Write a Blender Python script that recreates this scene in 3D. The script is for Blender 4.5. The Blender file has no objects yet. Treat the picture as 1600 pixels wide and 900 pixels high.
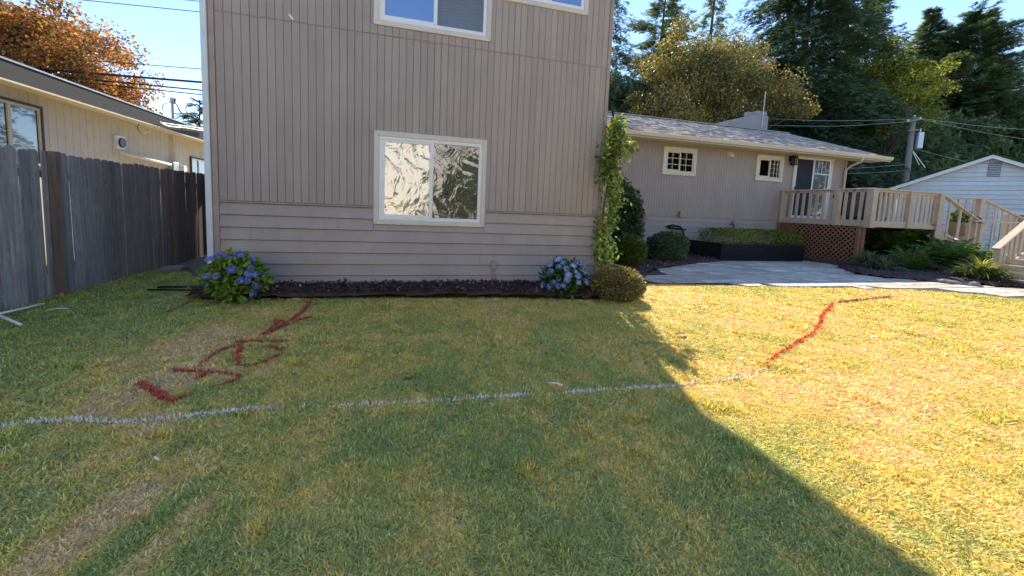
import bpy, math, random
import numpy as np
from mathutils import Vector, Matrix, Euler
R_ = math.radians
random.seed(5)
rng = np.random.default_rng(5)
SC = bpy.context.scene
COL = SC.collection

# ------------------------------------------------------------------ camera
YAW, PIT, ROL = R_(15.407), R_(5.645), R_(-2.4916)
F, CX, CY, EYE = 627.1, 803.0, 386.6, 1.34
def cam_rows():
    cy, sy = math.cos(YAW), math.sin(YAW)
    f = np.array([sy*math.cos(PIT), cy*math.cos(PIT), -math.sin(PIT)])
    r = np.array([cy, -sy, 0.0]); d = np.cross(f, r)
    return np.array([math.cos(ROL)*r+math.sin(ROL)*d, -math.sin(ROL)*r+math.cos(ROL)*d, f])
CM = cam_rows(); CP = np.array([0, 0, EYE])
def at(px, py, ax, v):
    """point where the line of sight through a photo pixel meets the plane axis=v"""
    d = CM.T @ np.array([(px-CX)/F, (py-CY)/F, 1.0])
    return CP + d*((v-CP[ax])/d[ax])
def gnd(px, py, z=0.0):
    return at(px, py, 2, z)
cam = bpy.data.cameras.new('camera'); camo = bpy.data.objects.new('camera', cam); COL.objects.link(camo)
cam.sensor_width = 36; cam.lens = F/1600*36
cam.shift_x = -(CX-800)/1600; cam.shift_y = -(450-CY)/1600
cam.clip_start = 0.02; cam.clip_end = 3000
m3 = Matrix([[CM[0][i], -CM[1][i], -CM[2][i]] for i in range(3)])
camo.matrix_world = Matrix.Translation(CP) @ m3.to_4x4()
SC.camera = camo
SC.view_settings.view_transform = 'Standard'; SC.view_settings.look = 'None'
SC.view_settings.exposure = 1.40; SC.view_settings.gamma = 1.0
try: SC.view_settings.use_curve_mapping = False
except Exception: pass
# ------------------------------------------------------------------ world + sun
SUN_EL, SUN_AZ = R_(39.5), R_(17.4)
w = bpy.data.worlds.new('World'); SC.world = w; w.use_nodes = True
nt = w.node_tree; nt.nodes.clear()
sky = nt.nodes.new('ShaderNodeTexSky'); sky.sky_type = 'NISHITA'; sky.sun_disc = False
sky.sun_elevation = SUN_EL; sky.sun_rotation = SUN_AZ; sky.air_density = 0.75; sky.dust_density = 0.0; sky.ozone_density = 2.2
bg = nt.nodes.new('ShaderNodeBackground'); bg.inputs[1].default_value = 0.138
wo = nt.nodes.new('ShaderNodeOutputWorld')
nt.links.new(sky.outputs[0], bg.inputs[0]); nt.links.new(bg.outputs[0], wo.inputs[0])
sl = bpy.data.lights.new('sun', 'SUN'); sl.energy = 3.65; sl.angle = R_(0.53); sl.color = (1.0, 0.87, 0.66)
so = bpy.data.objects.new('sun', sl); COL.objects.link(so)
sd = Vector((math.sin(SUN_AZ)*math.cos(SUN_EL), math.cos(SUN_AZ)*math.cos(SUN_EL), math.sin(SUN_EL)))
so.rotation_euler = sd.to_track_quat('Z', 'Y').to_euler(); so.location = (20, 60, 50)

# ------------------------------------------------------------------ node helpers
class NB:
    def __init__(s, name):
        s.m = bpy.data.materials.new(name); s.m.use_nodes = True
        s.t = s.m.node_tree; s.t.nodes.clear(); s.o = s.n('ShaderNodeOutputMaterial')
    def n(s, ty, **kw):
        x = s.t.nodes.new(ty)
        for k, v in kw.items(): setattr(x, k, v)
        return x
    def l(s, a, b): s.t.links.new(a, b)
    def setv(s, sock, v):
        if isinstance(v, bpy.types.NodeSocket): s.l(v, sock)
        elif isinstance(v, (tuple, list)) and len(v) == 3 and sock.type == 'RGBA': sock.default_value = (*v, 1)
        else: sock.default_value = v
    def noise(s, vec, scale, detail=4, rough=.55, dist=0.0):
        x = s.n('ShaderNodeTexNoise'); x.inputs['Scale'].default_value = scale; x.inputs['Detail'].default_value = detail
        x.inputs['Roughness'].default_value = rough; x.inputs['Distortion'].default_value = dist
        if vec: s.l(vec, x.inputs['Vector'])
        return x.outputs['Fac']
    def ramp(s, fac, a, b, lo=0.0, hi=1.0):
        x = s.n('ShaderNodeMapRange'); x.clamp = True
        s.l(fac, x.inputs[0]); x.inputs[1].default_value = a; x.inputs[2].default_value = b
        x.inputs[3].default_value = lo; x.inputs[4].default_value = hi
        return x.outputs[0]
    def mix(s, f, a, b, blend='MIX'):
        x = s.n('ShaderNodeMix', data_type='RGBA', blend_type=blend)
        s.setv(x.inputs[0], f); s.setv(x.inputs[6], a); s.setv(x.inputs[7], b)
        return x.outputs[2]
    def math(s, op, a, b=0.0):
        x = s.n('ShaderNodeMath', operation=op); s.setv(x.inputs[0], a); s.setv(x.inputs[1], b); return x.outputs[0]
    def pos(s, scale=(1, 1, 1), obj=False):
        g = s.n('ShaderNodeTexCoord').outputs['Object'] if obj else s.n('ShaderNodeNewGeometry').outputs['Position']
        mp = s.n('ShaderNodeMapping'); s.l(g, mp.inputs[0]); mp.inputs['Scale'].default_value = scale
        return mp.outputs[0]
    def bsdf(s, col, rough=.6, spec=.4, metal=0.0, bump=None, bs=.2, bd=.01, **kw):
        p = s.n('ShaderNodeBsdfPrincipled'); s.setv(p.inputs['Base Color'], col); s.setv(p.inputs['Roughness'], rough)
        p.inputs['Specular IOR Level'].default_value = spec; p.inputs['Metallic'].default_value = metal
        if bump is not None:
            b = s.n('ShaderNodeBump'); b.inputs['Strength'].default_value = bs; b.inputs['Distance'].default_value = bd
            s.l(bump, b.inputs['Height']); s.l(b.outputs[0], p.inputs['Normal'])
        for k, v in kw.items(): s.setv(p.inputs[k], v)
        return p.outputs[0]
    def out(s, sh): s.l(sh, s.o.inputs[0]); return s.m
def c(*v): return tuple(v)
def mul(col, k): return tuple(min(1, x*k) for x in col)

def painted(name, col, rough=.55, var=.12, stretch=(3, 3, 3), bump=.15, dirt=.15, dirtcol=(.12, .10, .08), spec=.35, grain=(40, 40, 4), rnd=.06):
    b = NB(name); p = b.pos(stretch); n1 = b.noise(p, 1.3, 5, .6)
    oi = b.n('ShaderNodeObjectInfo').outputs['Random']
    cc = b.mix(b.ramp(n1, .3, .7), mul(col, 1-var), mul(col, 1+var))
    cc = b.mix(b.ramp(oi, 0, 1), cc, b.mix(1.0, cc, (1-rnd*2,)*3, 'MULTIPLY'))
    n2 = b.noise(b.pos((9, 9, 2.2)), 2.0, 6, .7)
    cc = b.mix(b.ramp(n2, .56, .78, 0, dirt), cc, dirtcol)
    g = b.noise(b.pos(grain), 1.0, 6, .65)
    return b.out(b.bsdf(cc, rough, spec, bump=g, bs=bump, bd=.004))
def wood(name, col, dark, axis=2, rough=.8, rnd=.3, light=None, bump=.5):
    b = NB(name); sc = [30, 30, 30]; sc[axis] = 1.6
    p = b.pos(tuple(sc)); 
    oi = b.n('ShaderNodeObjectInfo').outputs['Random']
    off = b.n('ShaderNodeVectorMath', operation='ADD'); b.l(p, off.inputs[0])
    cb = b.n('ShaderNodeCombineXYZ')
    for i in range(3): b.l(b.math('MULTIPLY', oi, 37.0), cb.inputs[i])
    b.l(cb.outputs[0], off.inputs[1])
    n1 = b.noise(off.outputs[0], 1.0, 7, .7, .4)
    cc = b.mix(b.ramp(n1, .32, .68), dark, col)
    if light: cc = b.mix(b.ramp(b.noise(b.pos((5, 5, 3)), 2.2, 5, .7), .55, .75, 0, .6), cc, light)
    cc = b.mix(b.math('MULTIPLY', oi, rnd*2), cc, b.mix(1.0, cc, (.45, .45, .47), 'MULTIPLY'))
    return b.out(b.bsdf(cc, rough, .25, bump=n1, bs=bump, bd=.006))
def plain(name, col, rough=.5, metal=0.0, spec=.5, var=.08):
    b = NB(name); n = b.noise(b.pos((6, 6, 6)), 2.0, 5)
    return b.out(b.bsdf(b.mix(b.ramp(n, .3, .7), mul(col, 1-var), mul(col, 1+var)), b.ramp(n, .3, .7, rough*.85, min(1, rough*1.15)), spec, metal))
def leafm(name, cols, trans=.35, rough=.5, big=.35, spec=.3):
    """foliage: colour per leaf plus slow drift through the crown; thin leaves let light through"""
    b = NB(name); ri = b.n('ShaderNodeNewGeometry').outputs['Random Per Island']
    cr = b.n('ShaderNodeValToRGB'); b.l(ri, cr.inputs[0]); e = cr.color_ramp.elements
    while len(e) < len(cols): e.new(.5)
    for i, cl in enumerate(cols): e[i].position = i/(len(cols)-1); e[i].color = (*cl, 1)
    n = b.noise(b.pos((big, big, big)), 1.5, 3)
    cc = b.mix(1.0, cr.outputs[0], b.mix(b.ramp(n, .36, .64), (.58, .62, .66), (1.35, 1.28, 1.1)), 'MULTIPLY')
    p = b.bsdf(cc, rough, spec); t = b.n('ShaderNodeBsdfTranslucent'); b.l(b.mix(1.0, cc, (1.25, 1.3, .75), 'MULTIPLY'), t.inputs[0])
    mx = b.n('ShaderNodeMixShader'); mx.inputs[0].default_value = trans; b.l(p, mx.inputs[1]); b.l(t.outputs[0], mx.inputs[2])
    return b.out(mx.outputs[0])

# ------------------------------------------------------------------ mesh helpers
WO = {}
def link(name, me, parent=None, loc=(0, 0, 0)):
    o = bpy.data.objects.new(name, me); COL.objects.link(o); o.location = loc
    if parent is not None: o.parent = parent; WO[o.name] = WO[parent.name] + Vector(loc)
    else: WO[o.name] = Vector(loc)
    return o
def tag(o, label=None, cat=None, group=None, kind=None):
    if label: o['label'] = label
    if cat: o['category'] = cat
    if group: o['group'] = group
    if kind: o['kind'] = kind
    return o
def thing(name, label, cat, loc, group=None):
    o = bpy.data.objects.new(name, None); COL.objects.link(o); o.location = loc; o.empty_display_size = .2
    WO[o.name] = Vector(loc); return tag(o, label, cat, group)
class MB:
    def __init__(s): s.v = []; s.f = []
    def add(s, vs, fs):
        k = len(s.v); s.v += [tuple(map(float, p)) for p in vs]; s.f += [tuple(i+k for i in f) for f in fs]; return s
    def box(s, x0, x1, y0, y1, z0, z1):
        return s.add([(x0, y0, z0), (x1, y0, z0), (x1, y1, z0), (x0, y1, z0), (x0, y0, z1), (x1, y0, z1), (x1, y1, z1), (x0, y1, z1)],
                     [(0, 3, 2, 1), (4, 5, 6, 7), (0, 1, 5, 4), (1, 2, 6, 5), (2, 3, 7, 6), (3, 0, 4, 7)])
    def bar(s, a, b, w, h, up=(0, 0, 1)):
        """beam from a to b, w wide, h high"""
        a = Vector(a); b = Vector(b); d = (b-a).normalized(); u = Vector(up); sd = d.cross(u)
        if sd.length < 1e-4: sd = d.cross(Vector((0, 1, 0)))
        sd.normalize(); u = sd.cross(d).normalized(); q = []
        for p in (a, b):
            for i, j in ((-1, -1), (1, -1), (1, 1), (-1, 1)): q.append(p+sd*(w/2*i)+u*(h/2*j))
        return s.add(q, [(3, 2, 1, 0), (4, 5, 6, 7), (0, 1, 5, 4), (1, 2, 6, 5), (2, 3, 7, 6), (3, 0, 4, 7)])
    def prism(s, poly, axis, a, b):
        """polygon (2-D) swept along axis from a to b"""
        n = len(poly)
        def mk(p, t):
            return {0: (t, p[0], p[1]), 1: (p[0], t, p[1]), 2: (p[0], p[1], t)}[axis]
        vs = [mk(p, a) for p in poly]+[mk(p, b) for p in poly]
        return s.add(vs, [tuple(range(n)), tuple(range(2*n-1, n-1, -1))]+[(i, i+n, (i+1) % n+n, (i+1) % n) for i in range(n)])
    def tube(s, pts, r, n=8, cap=True):
        pts = [Vector(p) for p in pts]; rs = r if isinstance(r, (list, tuple)) else [r]*len(pts)
        k = len(s.v); prev = None
        for i, p in enumerate(pts):
            d = (pts[min(i+1, len(pts)-1)]-pts[max(i-1, 0)]).normalized()
            if prev is None:
                a = d.cross(Vector((0, 0, 1)))
                if a.length < .05: a = d.cross(Vector((0, 1, 0)))
            else: a = prev-d*prev.dot(d)
            a.normalize(); prev = a; b2 = d.cross(a)
            for j in range(n):
                t = 2*math.pi*j/n; s.v.append(tuple(p+a*(math.cos(t)*rs[i])+b2*(math.sin(t)*rs[i])))
        for i in range(len(pts)-1):
            for j in range(n):
                s.f.append((k+i*n+j, k+i*n+(j+1) % n, k+(i+1)*n+(j+1) % n, k+(i+1)*n+j))
        if cap: s.f.append(tuple(k+j for j in range(n-1, -1, -1))); s.f.append(tuple(k+(len(pts)-1)*n+j for j in range(n)))
        return s
    def mesh(s, name, mat, org=(0, 0, 0), smooth=False, bevel=0):
        me = bpy.data.meshes.new(name); o = Vector(org)
        me.from_pydata([tuple(Vector(p)-o) for p in s.v], [], s.f)
        if bevel > 0:
            import bmesh
            bm = bmesh.new(); bm.from_mesh(me); bmesh.ops.recalc_face_normals(bm, faces=bm.faces)
            bmesh.ops.bevel(bm, geom=bm.edges[:], offset=bevel, segments=1, affect='EDGES', clamp_overlap=True); bm.to_mesh(me); bm.free()
        else:
            import bmesh
            bm = bmesh.new(); bm.from_mesh(me); bmesh.ops.recalc_face_normals(bm, faces=bm.faces); bm.to_mesh(me); bm.free()
        if mat: me.materials.append(mat)
        if smooth:
            for p in me.polygons: p.use_smooth = True
        return me
    def build(s, name, mat, parent=None, smooth=False, bevel=0, org=None):
        if parent is not None: return link(name, s.mesh(name, mat, WO[parent.name], smooth, bevel), parent)
        org = Vector(org) if org is not None else Vector((0, 0, 0))
        return link(name, s.mesh(name, mat, org, smooth, bevel), None, org)
def box(*a): return MB().box(*a)
def npmesh(name, V, Fc, mat, smooth=False, attrs=None):
    """V (n,3), Fc (m,k) numpy arrays straight into a mesh"""
    me = bpy.data.meshes.new(name); V = np.asarray(V, np.float32); Fc = np.asarray(Fc, np.int32)
    me.vertices.add(len(V)); me.vertices.foreach_set('co', V.ravel())
    m, k = Fc.shape
    me.loops.add(m*k); me.loops.foreach_set('vertex_index', Fc.ravel())
    me.polygons.add(m); me.polygons.foreach_set('loop_start', np.arange(0, m*k, k, dtype=np.int32))
    me.polygons.foreach_set('loop_total', np.full(m, k, np.int32))
    if smooth: me.polygons.foreach_set('use_smooth', np.ones(m, bool))
    me.update(calc_edges=True)
    if mat: me.materials.append(mat)
    return me
def norm(a): return a/np.maximum(1e-9, np.linalg.norm(a, axis=-1, keepdims=True))
def scatter(T, TF, pos, d, up, sc):
    """copies of a small template: x axis -> d, z axis -> up"""
    d = norm(d); y = norm(np.cross(up, d)); z = np.cross(d, y)
    sc = np.asarray(sc); sc = sc[:, None, None] if sc.ndim == 1 else sc[:, None, :]
    Q = T[None]*sc
    V = pos[:, None, :]+Q[..., 0:1]*d[:, None, :]+Q[..., 1:2]*y[:, None, :]+Q[..., 2:3]*z[:, None, :]
    k = len(T); Fc = TF[None]+(np.arange(len(pos))*k)[:, None, None]
    return V.reshape(-1, 3), Fc.reshape(-1, TF.shape[1])
def rdir(n, r=rng):
    return norm(r.normal(size=(n, 3)))
# value noise on the plane
_G = np.random.default_rng(11).random((256, 256))
def vnoise(x, y, s):
    x = np.asarray(x)*s+57.3; y = np.asarray(y)*s+91.7; xi = np.floor(x).astype(int); yi = np.floor(y).astype(int)
    fx = x-xi; fy = y-yi; fx = fx*fx*(3-2*fx); fy = fy*fy*(3-2*fy); g = lambda a, b: _G[a % 256, b % 256]
    return (g(xi, yi)*(1-fx)+g(xi+1, yi)*fx)*(1-fy)+(g(xi, yi+1)*(1-fx)+g(xi+1, yi+1)*fx)*fy
def fbm(x, y, s, o=4):
    t = 0; a = 1; n = 0
    for i in range(o): t = t+a*vnoise(x+i*13.1, y-i*7.7, s*2**i); n += a; a *= .55
    return t/n
def inpoly(x, y, poly):
    x = np.asarray(x); y = np.asarray(y); r = np.zeros(x.shape, bool); n = len(poly); j = n-1
    for i in range(n):
        xi, yi = poly[i]; xj, yj = poly[j]
        r ^= ((yi > y) != (yj > y)) & (x < (xj-xi)*(y-yi)/(yj-yi+1e-12)+xi); j = i
    return r
def segdist(x, y, pl):
    d = np.full(np.shape(x), 1e9)
    for (ax, ay), (bx, by) in zip(pl[:-1], pl[1:]):
        vx, vy = bx-ax, by-ay; t = np.clip(((x-ax)*vx+(y-ay)*vy)/(vx*vx+vy*vy+1e-12), 0, 1)
        d = np.minimum(d, np.hypot(x-ax-t*vx, y-ay-t*vy))
    return d

# leaf templates (x along the leaf)
LEAF = np.array([[0, 0, 0], [.35, .24, .05], [.72, .19, .0], [1, 0, -.12], [.72, -.19, .0], [.35, -.24, .05], [.5, 0, -.03]], float)
LEAF_F = np.array([[0, 1, 6], [1, 2, 6], [2, 3, 6], [3, 4, 6], [4, 5, 6], [5, 0, 6]])
DIA = np.array([[0, 0, 0], [.5, .3, .06], [1, 0, 0], [.5, -.3, -.06]], float); DIA_F = np.array([[0, 1, 2, 3]])
BL = np.array([[0, .04, 0], [0, -.04, 0], [.5, -.035, .1], [.5, .035, .1], [1, 0, -.12]], float)
BL_F = np.array([[0, 1, 2], [0, 2, 3], [3, 2, 4]])
def spray_template(r, n=9):
    """flat needle spray: slim pointed leaflets either side of a twig"""
    V = []; Fc = []
    for i in range(n):
        t = i/(n-1)*.8; s = 1 if i % 2 else -1
        L = (.42-.25*t)*(.8+.4*r.random()); a = (.75-.2*t)*s if i < n-1 else 0
        dx, dy = math.cos(a), math.sin(a); w = .075; z = -.06*r.random()
        k = len(V); V += [[t, 0, 0], [t+dx*L*.5-dy*w, dy*L*.5+dx*w, z*.5], [t+dx*L, dy*L, z-.05], [t+dx*L*.5+dy*w, dy*L*.5-dx*w, z*.5]]
        Fc.append([k, k+1, k+2, k+3])
    return np.array(V), np.array(Fc)
SPR, SPR_F = spray_template(np.random.default_rng(3), 9)
# ------------------------------------------------------------------ materials
def siding_mat(name, col, streak=.25):
    b = NB(name); oi = b.n('ShaderNodeObjectInfo').outputs['Random']
    n1 = b.noise(b.pos((1.2, 1.2, .5)), 1.6, 5, .6)
    cc = b.mix(b.ramp(n1, .3, .7), mul(col, .92), mul(col, 1.08))
    cc = b.mix(b.math('MULTIPLY', oi, .5), cc, b.mix(1.0, cc, (.80, .79, .80), 'MULTIPLY'))
    # chalky run marks: only low on the wall
    z = b.n('ShaderNodeSeparateXYZ'); b.l(b.n('ShaderNodeNewGeometry').outputs['Position'], z.inputs[0])
    low = b.math('MULTIPLY', b.ramp(z.outputs[2], 1.25, .95), b.ramp(z.outputs[2], .1, .5))
    st = b.ramp(b.noise(b.pos((2.2, 2.2, 1.1)), 1.5, 6, .72), .5, .72, 0, streak)
    cc = b.mix(b.math('MULTIPLY', low, st), cc, (.5, .47, .45))
    sp = b.ramp(b.noise(b.pos((14, 14, 10)), 3.0, 3, .6), .69, .75, 0, .5)
    cc = b.mix(sp, cc, mul(col, .55))
    g = b.noise(b.pos((60, 60, 5)), 1.0, 6, .7)
    return b.out(b.bsdf(cc, .62, .3, bump=g, bs=.28, bd=.004))
TAUPE = (.385, .328, .292)
m_side = siding_mat('taupe_siding', TAUPE)
m_lap = siding_mat('taupe_lap_siding', (.40, .345, .315), .3)
m_belt = painted('taupe_trim', (.39, .30, .25), dirt=.2)
m_trim = painted('window_trim', (.66, .61, .54), .5, .06, dirt=.12)
m_cream = painted('cream_trim', (.74, .66, .50), .5, .05, dirt=.10)
m_vinyl = plain('white_vinyl', (.78, .79, .80), .35, var=.03)
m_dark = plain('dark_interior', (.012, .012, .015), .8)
m_rubber = plain('black_rubber', (.015, .015, .016), .6)
m_black = plain('black_metal', (.012, .012, .015), .4, 0.6)
m_galv = plain('galvanised_metal', (.45, .46, .48), .45, .9, var=.15)
m_white_metal = painted('white_metal_downspout', (.66, .72, .74), .4, .05, dirt=.2)
m_concrete = painted('concrete', (.30, .29, .28), .9, .15, dirt=.3)

def glass_mat(name, tint, rough=.03, refl=.5, wav=0.0, scale=(3, 3, 3), bd=.02):
    """pane backed by darkness or film: tinted body with a mirror coat, optionally crinkled"""
    b = NB(name); kw = {}
    nrm = None
    if wav:   # stretched film: long soft creases plus finer crumples
        n = b.noise(b.pos(scale, True), 1.6, 3, .5, 2.4); wv = b.n('ShaderNodeTexWave', wave_type='BANDS', bands_direction='DIAGONAL'); b.l(b.pos(scale, True), wv.inputs[0])
        wv.inputs['Scale'].default_value = 1.1; wv.inputs['Distortion'].default_value = 14; wv.inputs['Detail'].default_value = 2; wv.inputs['Detail Scale'].default_value = .8
        h = b.math('ADD', b.math('MULTIPLY', wv.outputs['Fac'], .35), n)
        bp = b.n('ShaderNodeBump'); bp.inputs['Strength'].default_value = wav; bp.inputs['Distance'].default_value = bd; b.l(h, bp.inputs['Height']); nrm = bp.outputs[0]
    p = b.n('ShaderNodeBsdfPrincipled'); p.inputs['Base Color'].default_value = (*tint, 1); p.inputs['Roughness'].default_value = .3
    g = b.n('ShaderNodeBsdfGlossy'); g.inputs['Roughness'].default_value = rough; g.inputs['Color'].default_value = (.95, .96, 1, 1)
    if nrm: b.l(nrm, g.inputs['Normal']); b.l(nrm, p.inputs['Normal'])
    mx = b.n('ShaderNodeMixShader'); mx.inputs[0].default_value = refl; b.l(p.outputs[0], mx.inputs[1]); b.l(g.outputs[0], mx.inputs[2])
    return b.out(mx.outputs[0])
m_glass_dark = glass_mat('dark_window_glass', (.01, .011, .014), .02, .12)
m_glass_far = glass_mat('far_window_glass', (.03, .035, .035), .02, .12)
m_film = glass_mat('crinkled_silver_film', (.30, .29, .22), .03, .36, .34, (1.6, 1.6, 1.6), .035)
m_film_dark = glass_mat('crinkled_dark_film', (.02, .022, .02), .03, .20, .25, (1.8, 1.8, 1.8), .03)
m_glass_blue = glass_mat('painted_sky_glass', (.07, .19, .50), .03, .16, .15, (1.5, 1.5, 1.5), .01)  # blue sky reflection painted into the base colour; the mirror coat is weak
def clear_glass(name):
    b = NB(name); t = b.n('ShaderNodeBsdfTransparent'); t.inputs[0].default_value = (.86, .88, .87, 1); g = b.n('ShaderNodeBsdfGlossy'); g.inputs['Roughness'].default_value = .02
    mx = b.n('ShaderNodeMixShader'); mx.inputs[0].default_value = .10; b.l(t.outputs[0], mx.inputs[1]); b.l(g.outputs[0], mx.inputs[2]); return b.out(mx.outputs[0])
m_clear = clear_glass('clear_glass')
m_blind = painted('beige_blind', (.42, .37, .29), .7, .04, dirt=0)

def shingle_mat(name, a, bb, k=1.0):
    b = NB(name); ri = b.n('ShaderNodeNewGeometry').outputs['Random Per Island']
    cc = b.mix(b.ramp(ri, 0, 1), a, bb)
    n = b.noise(b.pos((1, 1, 1)), 1.2, 4); cc = b.mix(b.ramp(n, .3, .7, 0, .5), cc, b.mix(1.0, cc, (.7, .7, .72), 'MULTIPLY'))
    g = b.noise(b.pos((90, 90, 90)), 1.0, 3)
    return b.out(b.bsdf(cc, .9, .2, bump=g, bs=.5, bd=.006))
m_shingle = shingle_mat('grey_brown_shingle', (.28, .24, .215), (.60, .54, .50))
m_shingle_dark = shingle_mat('dark_shingle', (.03, .03, .035), (.07, .07, .075))

# ------------------------------------------------------------------ windows
def window(parent, x0, x1, z0, z1, Y, mull=None, tr=.072, depth=.022, glassL=None, glassR=None, grid=None, mt=None, mv=None, name='window', sill=True, split=True):
    mt = mt or m_trim; mv = mv or m_vinyl; fr = .05
    ix0, ix1, iz0, iz1 = x0+tr, x1-tr, z0+tr, z1-tr
    f = MB()  # vinyl frame
    ya, yb = Y-depth*.55, Y+.05
    for a in ((ix0, ix1, iz0, iz0+fr), (ix0, ix1, iz1-fr, iz1)): f.box(a[0], a[1], ya, yb, a[2], a[3])
    for a in ((ix0, ix0+fr), (ix1-fr, ix1)): f.box(a[0], a[1], ya+.0015, yb, iz0+fr, iz1-fr)
    mx = mull if mull is not None else (ix0+ix1)/2
    win = f.build(name, mv, parent, bevel=.003)
    # mitred casing boards
    yc, yd = Y-depth, Y+.02
    for poly in ([(x0, z0), (x1, z0), (ix1, iz0), (ix0, iz0)], [(x0, z1), (ix0, iz1), (ix1, iz1), (x1, z1)],
                 [(x0, z0), (ix0, iz0), (ix0, iz1), (x0, z1)], [(x1, z0), (x1, z1), (ix1, iz1), (ix1, iz0)]):
        cx = sum(p[0] for p in poly)/4; cz = sum(p[1] for p in poly)/4
        pp = [(cx+(p[0]-cx)*.9985, cz+(p[1]-cz)*.9985) for p in poly]
        MB().prism(pp, 1, yc, yd).build('trim_board', mt, win, bevel=.003)
    s = MB(); g0 = .018
    s.box(mx-.028, mx+.028, ya-.006, yb-.006, iz0+fr, iz1-fr)
    s.build('mullion', mv, win, bevel=.003)
    if split:   # sliding sash, inner rails
        s = MB(); t = .03
        s.box(ix0+fr, mx-.028, ya+.006, yb-.01, iz0+fr, iz0+fr+t); s.box(ix0+fr, mx-.028, ya+.006, yb-.01, iz1-fr-t, iz1-fr)
        s.box(ix0+fr, ix0+fr+t, ya+.007, yb-.01, iz0+fr+t, iz1-fr-t)
        s.build('sash', mv, win)
    for (a, b_, gm) in ((ix0+fr, mx-.028, glassL or m_glass_dark), (mx+.028, ix1-fr, glassR or m_glass_dark)):
        yg = Y+.012
        link('pane', box(a, b_, yg, yg+.006, iz0+fr, iz1-fr).mesh('pane', gm, ((a+b_)/2, yg, (iz0+iz1)/2)), win, Vector(((a+b_)/2, yg, (iz0+iz1)/2))-WO[win.name])
        if grid:
            m = MB(); nx, nz = grid
            for i in range(1, nx): xx = a+(b_-a)*i/nx; m.box(xx-.009, xx+.009, yg-.008, yg-.001, iz0+fr, iz1-fr)
            for i in range(1, nz): zz = iz0+fr+(iz1-iz0-2*fr)*i/nz; m.box(a, b_, yg-.0075, yg-.0015, zz-.009, zz+.009)
            m.build('muntin_grid', mv, win)
    return win

# ------------------------------------------------------------------ the taupe house
D = 6.43; XL, XR = -2.50, 3.30
house = thing('house', 'taupe house with a tall plank-sided two-storey front and a low shingled wing behind it', 'house', (0.35, D, 0))
ZB, ZS = 1.265, 3.752
W1 = (-.449, 1.25, 1.004, 2.39); U1 = (-.47, 1.246, 3.88, 5.25); U2 = (1.445, 2.85, 4.525, 5.25)
# wall cores (recessed behind the boards) with window cavities left as an interior void
core = MB()
core.box(XL+.02, XR-.02, D+.14, 15.0, -.1, 5.65)
core.build('wall_core', m_dark, house)
cw = MB()
def ring(m, x0, x1, z0, z1, wins, ya, yb):
    """flat sheathing with rectangular holes"""
    xs = sorted({x0, x1, *[w_[0] for w_ in wins], *[w_[1] for w_ in wins]}); zs = sorted({z0, z1, *[w_[2] for w_ in wins], *[w_[3] for w_ in wins]})
    for i in range(len(xs)-1):
        for j in range(len(zs)-1):
            cx, cz = (xs[i]+xs[i+1])/2, (zs[j]+zs[j+1])/2
            if any(w_[0] < cx < w_[1] and w_[2] < cz < w_[3] for w_ in wins): continue
            m.box(xs[i], xs[i+1], ya, yb, zs[j], zs[j+1])
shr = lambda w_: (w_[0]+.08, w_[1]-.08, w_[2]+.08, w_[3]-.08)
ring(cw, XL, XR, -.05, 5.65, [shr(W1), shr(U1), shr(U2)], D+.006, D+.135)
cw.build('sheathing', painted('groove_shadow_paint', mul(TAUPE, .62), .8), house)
box(XR-.02, XR, D+.14, 15, -.1, 5.65).build('side_wall', m_side, house); box(XL, XL+.02, D+.14, 15, -.1, 5.65).build('side_wall', m_side, house)
# vertical boards, 4 inch module
PW = .1028; nb_ = int(round((XR-.045-(XL+.045))/PW)); PW = (XR-.045-(XL+.045))/nb_; bmesh_cache = {}
def board(xc, z0, z1, w_=None):
    w_ = w_ or PW-.0055; key = (round(w_, 4), round(z1-z0, 3))
    if key not in bmesh_cache:
        bmesh_cache[key] = box(-w_/2, w_/2, -.011, .011, -(z1-z0)/2, (z1-z0)/2).mesh('siding_board', m_side, bevel=.0016)
    link('siding_board', bmesh_cache[key], house, Vector((xc, D-.004+random.uniform(-.0007, .0007), (z0+z1)/2))-WO[house.name])
def spans(xc, z0, z1):
    out = [(z0, z1)]
    for w_ in (W1, U1, U2):
        if w_[0]-PW/2+.01 < xc < w_[1]+PW/2-.01:
            nx = []
            for a, b_ in out:
                if w_[2] >= b_ or w_[3] <= a: nx.append((a, b_)); continue
                if w_[2]-a > .05: nx.append((a, w_[2]+.01))
                if b_-w_[3] > .05: nx.append((w_[3]-.01, b_))
            out = nx
    return out
for i in range(nb_):
    xc = XL+.045+PW*(i+.5)
    wd = PW-.0055 if i % 12 != 4 else PW-.009
    for z0, z1 in ((ZB+.012, ZS-.004), (ZS+.006, 5.62)):
        for a, b_ in spans(xc, z0, z1): board(xc, a, b_, wd)
        for w_ in (W1, U1, U2):   # ripped boards that die into the window casing
            za, zb = max(z0, w_[2]+.012), min(z1, w_[3]-.012)
            if zb-za < .1: continue
            for e_, s_ in ((w_[0], -1), (w_[1], 1)):
                lo, hi = xc-wd/2, xc+wd/2
                if lo < e_ < hi:
                    p0, p1 = (lo, e_+.01) if s_ < 0 else (e_-.01, hi)
                    board((p0+p1)/2, za, zb, p1-p0)
# drip line between the two panel courses
MB().prism([(D-.004, ZS-.010), (D-.021, ZS-.012), (D-.018, ZS+.001), (D-.004, ZS+.008)], 0, XL+.045, XR-.045).build('panel_flashing', m_belt, house)
# belt moulding (stops at the window)
for a, b_ in ((XL+.045, W1[0]-.001), (W1[1]+.001, XR-.045)):
    MB().prism([(D+.01, ZB-.016), (D-.032, ZB-.018), (D-.034, ZB-.002), (D+.01, ZB+.016)], 0, a, b_).build('belt_moulding', m_belt, house, bevel=.002)
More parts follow.
